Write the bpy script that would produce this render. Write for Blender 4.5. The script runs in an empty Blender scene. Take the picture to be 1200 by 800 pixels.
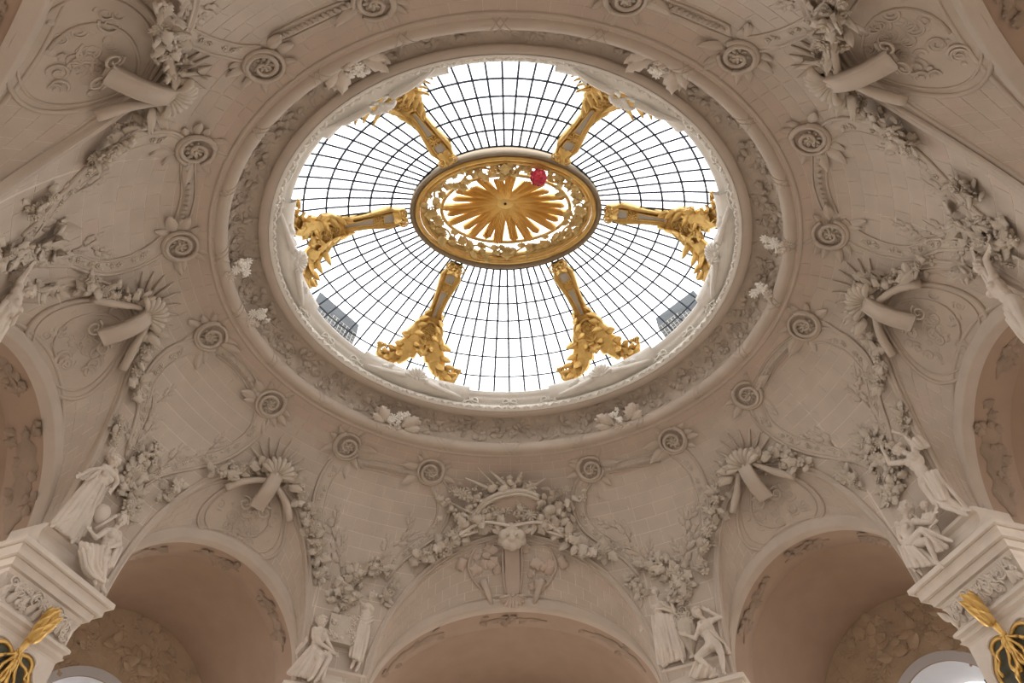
import bpy, math, random
import numpy as np
from mathutils import Vector, Matrix
random.seed(7); np.random.seed(7)
PI = math.pi
SC = bpy.context.scene
COL = SC.collection

# ------------------------------------------------------------------ camera
CF, CPITCH, CROLL, CYAW = 868.8, .66843, -.0167, -.00195
CC = np.array([.1426, -10.65, 0.])
def _rz(a): return np.array([[math.cos(a), -math.sin(a), 0], [math.sin(a), math.cos(a), 0], [0, 0, 1.]])
CR = _rz(CROLL) @ np.array([[1, 0, 0], [0, math.cos(CPITCH), -math.sin(CPITCH)], [0, math.sin(CPITCH), math.cos(CPITCH)]]) @ _rz(CYAW)
cam_d = bpy.data.cameras.new('camera'); cam = bpy.data.objects.new('camera', cam_d); COL.objects.link(cam)
cam_d.sensor_width = 36; cam_d.lens = CF / 1200 * 36; cam_d.clip_end = 400
_m = Matrix.Identity(4)
for _i in range(3):
    _m[_i][0] = CR[0][_i]; _m[_i][1] = -CR[1][_i]; _m[_i][2] = -CR[2][_i]; _m[_i][3] = CC[_i]
cam.matrix_world = _m
SC.camera = cam
# ------------------------------------------------------------------ sky, light, exposure
W = bpy.data.worlds.new('sky'); SC.world = W; W.use_nodes = True
_bg = W.node_tree.nodes['Background']
_bg.inputs[0].default_value = (.99, .975, .96, 1); _bg.inputs[1].default_value = 4.0
SC.view_settings.view_transform = 'Standard'; SC.view_settings.look = 'None'
SC.view_settings.gamma = 1; SC.view_settings.use_curve_mapping = False
SC.view_settings.exposure = -.1
SC.cycles.use_denoising = True
SC.cycles.max_bounces = 8; SC.cycles.diffuse_bounces = 4; SC.cycles.glossy_bounces = 3; SC.cycles.transparent_max_bounces = 12
def area(name, loc, target, sx, sy, power, col):
    l = bpy.data.lights.new(name, 'AREA'); l.shape = 'RECTANGLE'; l.size = sx; l.size_y = sy; l.energy = power; l.color = col
    o = bpy.data.objects.new(name, l); COL.objects.link(o); o.location = loc
    o.rotation_euler = (Vector(target) - Vector(loc)).to_track_quat('-Z', 'Y').to_euler(); return o
# daylight of the big entrance bay and the tall gallery windows, all below the picture
area('entrance_daylight', (0, 21, 3.5), (0, 0, 13), 12, 7, 900, (1, .96, .9))

# ------------------------------------------------------------------ maths of the photograph's viewpoint
def proj(P):
    q = (np.asarray(P, float) - CC) @ CR.T
    return np.array([600 + CF * q[0] / q[2], 400 + CF * q[1] / q[2]])
def ray(u, v):
    d = np.array([(u - 600) / CF, (v - 400) / CF, 1.]) @ CR
    return d / np.linalg.norm(d)
def at_plane(u, v, n, k):
    d = ray(u, v); n = np.asarray(n, float)
    return CC + d * (k - n @ CC) / (n @ d)
def nrm(v):
    v = np.asarray(v, float); return v / (np.linalg.norm(v) + 1e-12)

# ------------------------------------------------------------------ the vault: an oval cove
TA, TB, Z0, VD, VH = 7.25, 6.33, 9.6, 3.1, 6.4
def ell(p, d=0., a=TA, b=TB):
    c, s = math.cos(p), math.sin(p); n = nrm((b * c, a * s, 0))
    return np.array([a * c, b * s, 0]) + n * d, n
def VS(p, s, off=0.):          # p angle round the oval, s 0..pi/2 up the cove, off towards the room
    P, n = ell(p, (VD - off) * math.cos(s)); P[2] = Z0 + (VH - off) * math.sin(s); return P
def VN(p, s):
    _, n = ell(p); v = n * math.cos(s) / VD; v[2] = math.sin(s) / VH; return -nrm(v)
def near(x, y, a=TA, b=TB):
    x0, y0 = abs(x), abs(y); t = math.atan2(y0 * a, x0 * b)
    for _ in range(10):
        c, s = math.cos(t), math.sin(t)
        t -= ((a * a - b * b) * c * s - x0 * a * s + y0 * b * c) / ((a * a - b * b) * (c * c - s * s) - x0 * a * c - y0 * b * s)
    t = min(max(t, 0), PI / 2); d = math.hypot(x0 - a * math.cos(t), y0 - b * math.sin(t))
    if (x0 / a) ** 2 + (y0 / b) ** 2 < 1: d = -d
    if x < 0: t = PI - t
    if y < 0: t = -t
    return t, d
def vg(P, off):
    t, d = near(P[0], P[1])
    if P[2] < Z0: return d / (VD - off) - 1
    if d < 0: return (P[2] - Z0) / (VH - off) - 1
    return math.hypot(d / (VD - off), (P[2] - Z0) / (VH - off)) - 1
def cast(u, v, off=0.):        # point and inward normal of the cove seen at a photo pixel
    r = ray(u, v); lo, hi = 6., 34.
    for _ in range(26):
        m = (lo + hi) / 2
        if vg(CC + r * m, off) > 0: hi = m
        else: lo = m
    P = CC + r * lo; t, d = near(P[0], P[1])
    return P, VN(t, max(0, math.atan2((P[2] - Z0) / VH, max(d, 0) / VD)))
def onvault(P, off=0.):
    t, d = near(P[0], P[1]); s = max(0, math.atan2((P[2] - Z0) / VH, max(d, 0) / VD))
    return VS(t, s, off), VN(t, s)

# ------------------------------------------------------------------ materials
def mat(name, col, rough=.75, metal=0., vary=.12, bump=.0, bscale=8., nscale=1.5, dirt=None):
    m = bpy.data.materials.new(name); m.use_nodes = True; nt = m.node_tree; b = nt.nodes['Principled BSDF']
    b.inputs['Roughness'].default_value = rough; b.inputs['Metallic'].default_value = metal
    tc = nt.nodes.new('ShaderNodeNewGeometry')
    n = nt.nodes.new('ShaderNodeTexNoise'); n.inputs['Scale'].default_value = nscale; n.inputs['Detail'].default_value = 6
    r = nt.nodes.new('ShaderNodeValToRGB'); nt.links.new(tc.outputs['Position'], n.inputs['Vector'])
    c0 = [x * (1 - vary) for x in (dirt or col)]; c1 = [min(1, x * (1 + vary)) for x in col]
    r.color_ramp.elements[0].position = .3; r.color_ramp.elements[1].position = .7
    r.color_ramp.elements[0].color = (*c0, 1); r.color_ramp.elements[1].color = (*c1, 1)
    nt.links.new(n.outputs['Fac'], r.inputs[0]); nt.links.new(r.outputs[0], b.inputs['Base Color'])
    if bump:
        n2 = nt.nodes.new('ShaderNodeTexNoise'); n2.inputs['Scale'].default_value = bscale; n2.inputs['Detail'].default_value = 5
        bp = nt.nodes.new('ShaderNodeBump'); bp.inputs['Strength'].default_value = bump; bp.inputs['Distance'].default_value = .04
        nt.links.new(tc.outputs['Position'], n2.inputs['Vector']); nt.links.new(n2.outputs['Fac'], bp.inputs['Height'])
        nt.links.new(bp.outputs[0], b.inputs['Normal'])
    return m
M = {}
M['stone'] = mat('limestone', (.565, .475, .39), vary=.06, bump=.12, bscale=14)
M['pink'] = mat('pinkish bounce-tinted limestone', (.57, .458, .375), vary=.05, bump=.12, bscale=14)  # pinkish bounce light near the ring is put into this stone's colour
M['tan'] = mat('tan limestone', (.545, .455, .37), vary=.06, bump=.12, bscale=14)
M['mortar'] = mat('pale pointing', (.70, .61, .52), vary=.04)
M['carve'] = mat('carved limestone', (.61, .53, .44), vary=.06, bump=.25, bscale=22, nscale=3, dirt=(.56, .48, .39))
M['statue'] = mat('statue stone', (.70, .61, .52), vary=.06, bump=.12, bscale=16, nscale=2.5)
M['white'] = mat('white plaster', (.92, .88, .81), vary=.05, bump=.25, bscale=18, nscale=3)
M['frieze'] = mat('weathered frieze stone', (.50, .415, .335), vary=.12, bump=.6, bscale=9, nscale=2.5)  # darker than the limestone, uneven in tone
M['plain'] = mat('smooth warm-lit brown plaster', (.42, .30, .22), rough=.85, vary=.05)  # warm interior light of the bays is mixed into the brown
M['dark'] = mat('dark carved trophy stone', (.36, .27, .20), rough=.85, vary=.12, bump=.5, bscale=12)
M['wallrel'] = mat('carved brown wall', (.50, .385, .27), rough=.85, vary=.1, bump=.9, bscale=4)  # wall colour also carries the warm light of the bays
M['gold'] = mat('gilding', (.72, .46, .15), rough=.36, metal=.8, vary=.12, bump=.25, bscale=14, nscale=5)
M['sungold'] = mat('bright gilding', (.86, .58, .20), rough=.42, metal=.6, vary=.06, bump=.15, bscale=14)
M['goldd'] = mat('aged gilding', (.60, .42, .17), rough=.45, metal=.55, vary=.18, bump=.3, bscale=18, nscale=6)
M['grey'] = mat('grey inset', (.52, .48, .42), vary=.06)
M['ringside'] = mat('brown painted metal', (.27, .20, .12), rough=.6, vary=.08)
M['lead'] = mat('dark glazing bar', (.03, .035, .05), rough=.5, metal=.3, vary=.05)
M['red'] = mat('crimson', (.50, .02, .04), rough=.5, vary=.3, nscale=9)
M['olive'] = mat('dark olive marble', (.085, .085, .06), rough=.45, vary=.35, nscale=5)
M['mesh'] = mat('dark roof mesh', (.06, .065, .07), rough=.6, vary=.1)
M['blue'] = mat('pale blue metal', (.55, .68, .80), rough=.4, vary=.05)
M['reveal'] = mat('bluish white reveal', (.62, .62, .64), vary=.03)
M['floor'] = mat('pale floor', (.27, .23, .19), rough=.6, vary=.1)
M['pane'] = bpy.data.materials.new('clear pane'); M['pane'].use_nodes = True
_nt = M['pane'].node_tree; _nt.nodes.clear()
_o = _nt.nodes.new('ShaderNodeOutputMaterial'); _t = _nt.nodes.new('ShaderNodeBsdfTransparent'); _g = _nt.nodes.new('ShaderNodeBsdfGlossy')
_x = _nt.nodes.new('ShaderNodeMixShader'); _x.inputs[0].default_value = .04; _g.inputs['Roughness'].default_value = .1
_t.inputs[0].default_value = (.96, .98, 1, 1)
_nt.links.new(_t.outputs[0], _x.inputs[1]); _nt.links.new(_g.outputs[0], _x.inputs[2]); _nt.links.new(_x.outputs[0], _o.inputs[0])

# ------------------------------------------------------------------ mesh helpers
class MB:
    def __init__(s): s.V = []; s.F = []; s.n = 0
    def add(s, V, F):
        s.V.append(np.asarray(V, float).reshape(-1, 3)); s.F += [tuple(i + s.n for i in f) for f in F]; s.n += len(s.V[-1]); return s
    def grid(s, G, cu=False, cv=False):
        G = np.asarray(G, float); a, b = G.shape[:2]; F = []
        for i in range(a if cu else a - 1):
            for j in range(b if cv else b - 1):
                F.append((i * b + j, i * b + (j + 1) % b, ((i + 1) % a) * b + (j + 1) % b, ((i + 1) % a) * b + j))
        return s.add(G.reshape(-1, 3), F)
    def tube(s, path, rad, k=6, cap=True):
        path = np.asarray(path, float); n = len(path); rad = np.broadcast_to(rad, (n,))
        T = np.gradient(path, axis=0); up = np.array([0, 0, 1.]) if abs(nrm(T[0])[2]) < .9 else np.array([1., 0, 0]); G = []
        b = np.cross(nrm(T[0]), up)
        for i in range(n):
            t = nrm(T[i]); b = nrm(b - t * (b @ t)); c = np.cross(t, b)
            G.append([path[i] + rad[i] * (b * math.cos(q) + c * math.sin(q)) for q in np.arange(k) * 2 * PI / k])
        n0 = s.n; s.grid(G, cv=True)
        if cap: s.F.append(tuple(n0 + i for i in range(k))[::-1]); s.F.append(tuple(n0 + (n - 1) * k + i for i in range(k)))
        return s
    def ball(s, c, r, nu=6, nv=8, X=(1, 0, 0), Y=(0, 1, 0), Z=(0, 0, 1)):
        r = np.broadcast_to(r, (3,)); X, Y, Z = map(np.asarray, (X, Y, Z)); c = np.asarray(c, float)
        V = [c - Z * r[2]]; F = []
        for i in range(1, nu):
            a = -PI / 2 + PI * i / nu
            for j in range(nv):
                b = 2 * PI * j / nv; V.append(c + X * r[0] * math.cos(a) * math.cos(b) + Y * r[1] * math.cos(a) * math.sin(b) + Z * r[2] * math.sin(a))
        V.append(c + Z * r[2]); L = len(V) - 1
        for j in range(nv):
            k = (j + 1) % nv; F.append((0, 1 + k, 1 + j)); F.append((L, L - nv + j, L - nv + k))
            for i in range(nu - 2): a = 1 + i * nv; F.append((a + j, a + k, a + nv + k, a + nv + j))
        return s.add(V, F)
    def box(s, c, h, X=(1, 0, 0), Y=(0, 1, 0), Z=(0, 0, 1)):
        c = np.asarray(c, float); X, Y, Z = (np.asarray(q, float) for q in (X, Y, Z))
        V = [c + X * h[0] * a + Y * h[1] * b + Z * h[2] * d for d in (-1, 1) for a, b in ((-1, -1), (1, -1), (1, 1), (-1, 1))]
        return s.add(V, [(3, 2, 1, 0), (4, 5, 6, 7), (0, 1, 5, 4), (1, 2, 6, 5), (2, 3, 7, 6), (3, 0, 4, 7)])
    def put(s, VF, P, X, Y, Z, sc=1.):
        V, F = VF; B = np.array([nrm(X), nrm(Y), nrm(Z)]) * sc
        return s.add(V @ B + np.asarray(P, float), F)
    def mesh(s, name, m=None, smooth=True):
        me = bpy.data.meshes.new(name); V = np.concatenate(s.V); me.from_pydata(V.tolist(), [], s.F)
        if m: me.materials.append(M[m])
        if smooth: me.polygons.foreach_set('use_smooth', [True] * len(me.polygons))
        me.update(); return me
    def VF(s): return np.concatenate(s.V), list(s.F)
    def obj(s, name, m, parent=None, smooth=True, **kw): return link(name, s.mesh(name, m, smooth), parent, **kw)
LOC = {}
def link(name, me, parent=None, Mx=None, **kw):
    o = bpy.data.objects.new(name, me); COL.objects.link(o)
    if parent is not None:
        o.parent = parent
        o.matrix_parent_inverse = Matrix.Translation(-Vector(LOC.get(parent.name, (0, 0, 0))))
    if Mx is not None: o.matrix_basis = Mx
    for k, v in kw.items(): o[k] = v
    return o
def thing(name, loc, label, cat, group=None, kind=None):
    o = bpy.data.objects.new(name, None); COL.objects.link(o); o.location = Vector([float(x) for x in loc]); LOC[o.name] = tuple(o.location)
    o.empty_display_size = .2
    if label: o['label'] = label
    if cat: o['category'] = cat
    if group: o['group'] = group
    if kind: o['kind'] = kind
    return o
def basis(P, X, Y, Z, sc):
    sc = np.broadcast_to(sc, (3,)); X, Y, Z = nrm(X) * sc[0], nrm(Y) * sc[1], nrm(Z) * sc[2]; m = Matrix.Identity(4)
    for i in range(3): m[i][0] = X[i]; m[i][1] = Y[i]; m[i][2] = Z[i]; m[i][3] = P[i]
    return m
def frame(N, ang=0., T=None):     # X,Y tangent axes for a normal; Y leans towards T
    N = nrm(N); T = np.array([0, 0, 1.]) if T is None else np.asarray(T, float)
    Y = T - N * (T @ N)
    if np.linalg.norm(Y) < 1e-3: Y = np.cross(N, (1, 0, 0))
    Y = nrm(Y); X = np.cross(Y, N); c, s = math.cos(ang), math.sin(ang)
    return X * c + Y * s, Y * c - X * s, N
UNIT = {}
def inst(key, name, m, P, N, sc, parent, ang=0., T=None, **kw):
    k = (key, m)
    if k not in UNIT:
        b = MB().add(*SHAPE[key]); UNIT[k] = b.mesh(name, m)
    X, Y, Z = frame(N, ang, T)
    return link(name, UNIT[k], parent, basis(P, X, Y, Z, sc), **kw)
def spline(pts, n):
    p = np.asarray(pts, float); p = np.vstack([2 * p[0] - p[1], p, 2 * p[-1] - p[-2]]); out = []
    k = len(p) - 3
    for i in range(n):
        x = i / (n - 1) * k; j = min(int(x), k - 1); t = x - j; a, b, c, d = p[j:j + 4]
        out.append(.5 * ((2 * b) + (c - a) * t + (2 * a - 5 * b + 4 * c - d) * t * t + (3 * b - a - 3 * c + d) * t ** 3))
    return np.array(out)
def sweep(mb, path, N, prof, closed=False):
    path = np.asarray(path, float); N = np.asarray(N, float)
    T = (np.roll(path, -1, 0) - np.roll(path, 1, 0)) if closed else np.gradient(path, axis=0); G = []
    for P, n, t in zip(path, N, T):
        n = nrm(n); b = nrm(np.cross(nrm(t), n)); G.append([P + b * x + n * y for x, y in prof])
    return mb.grid(G, cu=closed)
# ------------------------------------------------------------------ unit shapes (Z out of the wall, Y towards the tip)
def sh_leaf(lobes=4, curl=.35, w=.34):
    b = MB(); G = []
    for i in range(11):
        t = i / 10; wd = w * (math.sin(PI * min(1, t ** .75)) ** .7 if 0 < t < 1 else .04) * (1 + .33 * math.sin(t * lobes * 2 * PI)) + .02
        row = []
        for j in range(-2, 3):
            x = j / 2; row.append((x * wd, t + abs(x) * .1 * (1 - t), .05 + .12 * math.sin(PI * t) + curl * t * t - .17 * abs(x) ** 1.5 * (1 - .3 * t)))
        G.append(row)
    b.grid(G); n = b.n; V, F = b.VF()
    return np.vstack([V, V - [0, 0, .06]]), F + [tuple(i + n for i in f[::-1]) for f in F]
def sh_blossom():
    b = MB(); b.ball((0, 0, .3), (.2, .2, .22), 4, 6)
    for k in range(5):
        a = k * 2 * PI / 5; X = (math.cos(a), math.sin(a), .35); Y = (-math.sin(a), math.cos(a), 0)
        b.ball((.34 * math.cos(a), .34 * math.sin(a), .17), (.34, .25, .12), 4, 6, nrm(X), Y, nrm(np.cross(nrm(X), Y)))
    return b.VF()
def sh_fruit():
    b = MB(); b.ball((0, 0, .3), (.36, .36, .36), 5, 8); b.ball((.4, .1, .18), (.25, .25, .25), 4, 6); b.ball((-.25, .35, .18), (.24, .24, .24), 4, 6); b.ball((-.1, -.42, .16), (.22, .22, .22), 4, 6); return b.VF()
def sh_rosette():
    b = MB()
    for r, n, l, z in ((.22, 6, .32, .18), (.42, 9, .42, .06)):
        for k in range(n):
            a = k * 2 * PI / n + r; X = (math.cos(a), math.sin(a), .3); Y = (-math.sin(a), math.cos(a), 0)
            b.ball((r * math.cos(a), r * math.sin(a), z), (l, l * .42, .09), 4, 6, nrm(X), Y, nrm(np.cross(nrm(X), Y)))
    b.ball((0, 0, .22), (.16, .16, .16), 4, 6); return b.VF()
def sh_scroll(turns=1.6, r0=1., k=5):
    b = MB(); P = []; R = []
    for i in range(26):
        t = i / 25; a = turns * 2 * PI * t; r = r0 * (1 - .82 * t); P.append((r * math.cos(a), r * math.sin(a), .1 + .16 * t)); R.append(.17 * (1 - .55 * t))
    b.tube(P, R, k); return b.VF()
def sh_shell(n=9):
    b = MB()
    for k in range(n):
        a = PI * (.08 + .84 * k / (n - 1)); d = np.array([math.cos(a), math.sin(a), 0])
        P = [d * (.12 + .88 * t) + np.array([0, 0, .08 + .3 * math.sin(PI * .8 * t)]) for t in np.linspace(0, 1, 6)]
        b.tube(P, [.03, .06, .10, .14, .16, .09], 5)
    b.ball((0, .08, .15), (.2, .18, .18), 4, 6); return b.VF()
def sh_sprig():
    b = MB(); b.tube([(0, 0, .04), (.05, .35, .08), (-.03, .7, .08), (.04, 1, .1)], [.035, .03, .022, .01], 4)
    L = sh_leaf(2, .2, .3)
    for t, s, q in ((.15, 1, .34), (.3, -1, .36), (.45, 1, .33), (.6, -1, .3), (.75, 1, .25), (.86, -1, .2)):
        b.put(L, (0, t, .05), (.75, -s * .65, 0), (s * .65, .75, 0), (0, 0, 1), q)
    b.put(L, (.03, .9, .05), (1, 0, 0), (0, 1, 0), (0, 0, 1), .25); return b.VF()
SHAPE = dict(leaf=sh_leaf(), leafcurl=sh_leaf(5, .7, .3), petal=sh_leaf(2, .25, .38), blossom=sh_blossom(), fruit=sh_fruit(), rosette=sh_rosette(),
             scroll=sh_scroll(), scrollm=(sh_scroll()[0] * [-1, 1, 1], [f[::-1] for f in sh_scroll()[1]]), shell=sh_shell(), sprig=sh_sprig())
def visible(P, m=140):
    q = proj(P); return -m < q[0] < 1200 + m and -m < q[1] < 800 + m

# ================================================================== STRUCTURE
def block(lo, hi, lo2, hi2, m, base):     # lo/hi: front edge points, lo2/hi2: the same points sunk into the wall
    n = len(lo); V = list(lo) + list(hi) + list(lo2) + list(hi2); F = []
    for i in range(n - 1): F += [(i, i + 1, n + i + 1, n + i), (i, 2 * n + i, 2 * n + i + 1, i + 1), (n + i, n + i + 1, 3 * n + i + 1, 3 * n + i)]
    F += [(0, n, 3 * n, 2 * n), (n - 1, 3 * n - 1, 4 * n - 1, 2 * n - 1)]
    MB().add(V, F).obj('stone_block', m, base, smooth=False)
# lunettes: horizontal normal n, lateral t, centre t0, arch plane k, half-width hw, outer W, outer apex H
LUN = {}
def add_lun(key, n, t, t0, k, hw, Wd, H): LUN[key] = dict(n=np.array([*n, 0.]), t=np.array([*t, 0.]), t0=t0, k=k, hw=hw, W=Wd, H=H)
n1 = nrm((.714, .70)); t1 = np.array([n1[1], -n1[0]])
SIDE = {'front': (0, 1), 'back': (0, -1)}
add_lun('front', (0, 1), (1, 0), 0, 9.7, 4.15, 4.05, 4.78)
add_lun('back', (0, -1), (1, 0), 0, 11.3, 4.15, 4.05, 4.78)
for sx, a in ((1, 'right'), (-1, 'left')):
    add_lun(a, (sx, 0), (0, 1), -.12, 10.6, 2.75, 2.68, 5.2)
    for sy, b in ((1, 'front'), (-1, 'back')):
        add_lun(b + '_' + a, (n1[0] * sx, n1[1] * sy), (t1[0] * sx, t1[1] * sy), .87 if sy > 0 else .45, 10.2 if sy > 0 else 10.7, 2.87 if sy > 0 else 2.7, 2.65 if sy > 0 else 2.45, 4.85)
        if sy < 0: LUN[b + '_' + a].update(WA=3.7, hA=3.7)
def outer_pt(L, a, off=0.):
    tt = L['t0'] + (L['W'] if math.cos(a) > 0 else L.get('WA', L['W'])) * math.cos(a); z = Z0 + L['H'] * math.sin(a); s = math.asin(min(1, (z - Z0) / VH))
    pc = math.atan2(L['n'][1] / TA * TB * 1.0, L['n'][0]); lo, hi = pc - .8, pc + .8
    f = lambda p: (VS(p, s) @ L['t']) - tt
    if f(lo) > f(hi): lo, hi = hi, lo
    for _ in range(30):
        m = (lo + hi) / 2
        if f(m) > 0: hi = m
        else: lo = m
    return lo, s
for L in LUN.values():
    A = np.linspace(0, PI, 61); L['A'] = A
    L['ps'] = np.array([outer_pt(L, a) for a in A])
    L['out'] = np.array([VS(p, s) for p, s in L['ps']]); L['outN'] = np.array([VN(p, s) for p, s in L['ps']])
    L['inn'] = np.array([L['n'] * L['k'] + L['t'] * (L['t0'] + (L['hw'] if math.cos(a) > 0 else L.get('hA', L['hw'])) * math.cos(a)) + np.array([0, 0, 9.7 + 2.9 * math.sin(a)]) for a in A])
def tp(L, a, w, off=0.):          # tympanum surface point; a 0..pi, w 0 (vault edge) .. 1 (arch)
    x = a / PI * 60; i = min(int(x), 59); f = x - i
    o = L['out'][i] * (1 - f) + L['out'][i + 1] * f; n = L['inn'][i] * (1 - f) + L['inn'][i + 1] * f
    c = L['n'] * L['k'] + L['t'] * L['t0'] + np.array([0, 0, 9.7])
    P = o * (1 - w) + n * w
    e = 1e-3
    if off:
        P1 = tp(L, min(PI, a + .02), w) - tp(L, max(0, a - .02), w); P2 = n - o
        N = nrm(np.cross(P1, P2)); 
        if N @ (c - L['n'] * 3 - P) < 0: N = -N
        P = P + N * off
    return P
def tn(L, a, w):
    P = tp(L, a, w); return nrm(tp(L, a, w, .1) - P)
_tab = []
for L in LUN.values():
    for p, s in L['ps']: _tab.append((p % (2 * PI), s, id(L)))
def smin(p):
    p = p % (2 * PI); best = 0.
    for L in LUN.values():
        q = (L['ps'][:, 0] - p + PI) % (2 * PI) - PI; o = np.argsort(q); qs = q[o]
        if qs[0] <= 0 <= qs[-1] and qs[-1] - qs[0] < 2: best = max(best, float(np.interp(0, qs, L['ps'][o, 1])))
    return best
# pendentives: boundaries at lunette centres
cent = sorted([(math.atan2(L['n'][1], L['n'][0]) % (2 * PI), k) for k, L in LUN.items()])
def lun_phi(k): return float(LUN[k]['ps'][30, 0]) % (2 * PI)
order = ['right', 'front_right', 'front', 'front_left', 'left', 'back_left', 'back', 'back_right']
pn = {('right', 'front_right'): 'right front', ('front_right', 'front'): 'front right', ('front', 'front_left'): 'front left', ('front_left', 'left'): 'left front',
      ('left', 'back_left'): 'left back', ('back_left', 'back'): 'back left', ('back', 'back_right'): 'back right', ('back_right', 'right'): 'right back'}
HU = .37; ARC = 7.7
for i in range(8):
    ka, kb = order[i], order[(i + 1) % 8]; pa, pb = lun_phi(ka), lun_phi(kb)
    if pb < pa: pb += 2 * PI
    nseg = 90; mb = MB(); G = []
    for j in range(nseg + 1):
        p = pa + (pb - pa) * j / nseg; s0 = smin(p + (1e-4 if j == 0 else -1e-4 if j == nseg else 0)); G.append([VS(p, s0 + (PI / 2 - s0) * (v / 22), -.006) for v in range(23)])
    mb.grid(G)
    base = mb.obj('ceiling', 'mortar', kind='structure')
    rows = 19
    for r in range(rows):
        sa, sb = r / rows * PI / 2, (r + 1) / rows * PI / 2
        n = max(4, round(np.linalg.norm(VS(pa, (sa + sb) / 2) - VS(pb, (sa + sb) / 2)) * 1.03 / .66)); sh = (r % 2) * .5
        for c in range(n + 1):
            p0 = pa + (pb - pa) * max(0, (c - sh) / n); p1 = pa + (pb - pa) * min(1, (c + 1 - sh) / n)
            if p1 - p0 < .004: continue
            g = .0008; g2 = .0017
            ns = 4; B = sb - g2; pp = [p0 + g + (p1 - p0 - 2 * g) * x / ns for x in range(ns + 1)]
            A_ = [min(max(sa + g2, smin(x)), B) for x in pp]
            k0 = [x for x in range(ns + 1) if A_[x] < B - .003]
            if not k0: continue
            if len(k0) < ns + 1:      # refine a block that the arch cuts
                a_, b_ = max(0, min(k0) - 1), min(ns, max(k0) + 1); pp = list(np.linspace(pp[a_], pp[b_], 9)); A_ = [min(max(sa + g2, smin(x)), B) for x in pp]
                kk = [x for x in range(9) if A_[x] < B - .001]; a_, b_ = min(kk), max(kk); pp, A_ = pp[a_:b_ + 1], A_[a_:b_ + 1]
                if len(pp) < 2: continue
            if not visible(VS((p0 + p1) / 2, B), 60): continue
            d = random.uniform(-.0015, .0015)
            col = 'pink' if (r > 15 or random.random() < .08) else ('tan' if random.random() < .3 else 'stone')  # top courses get the pink of bounced light as block colour
            block([VS(x, a, d) for x, a in zip(pp, A_)], [VS(x, B, d) for x in pp], [VS(x, a, -.02) for x, a in zip(pp, A_)], [VS(x, B, -.02) for x in pp], col, base)

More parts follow.
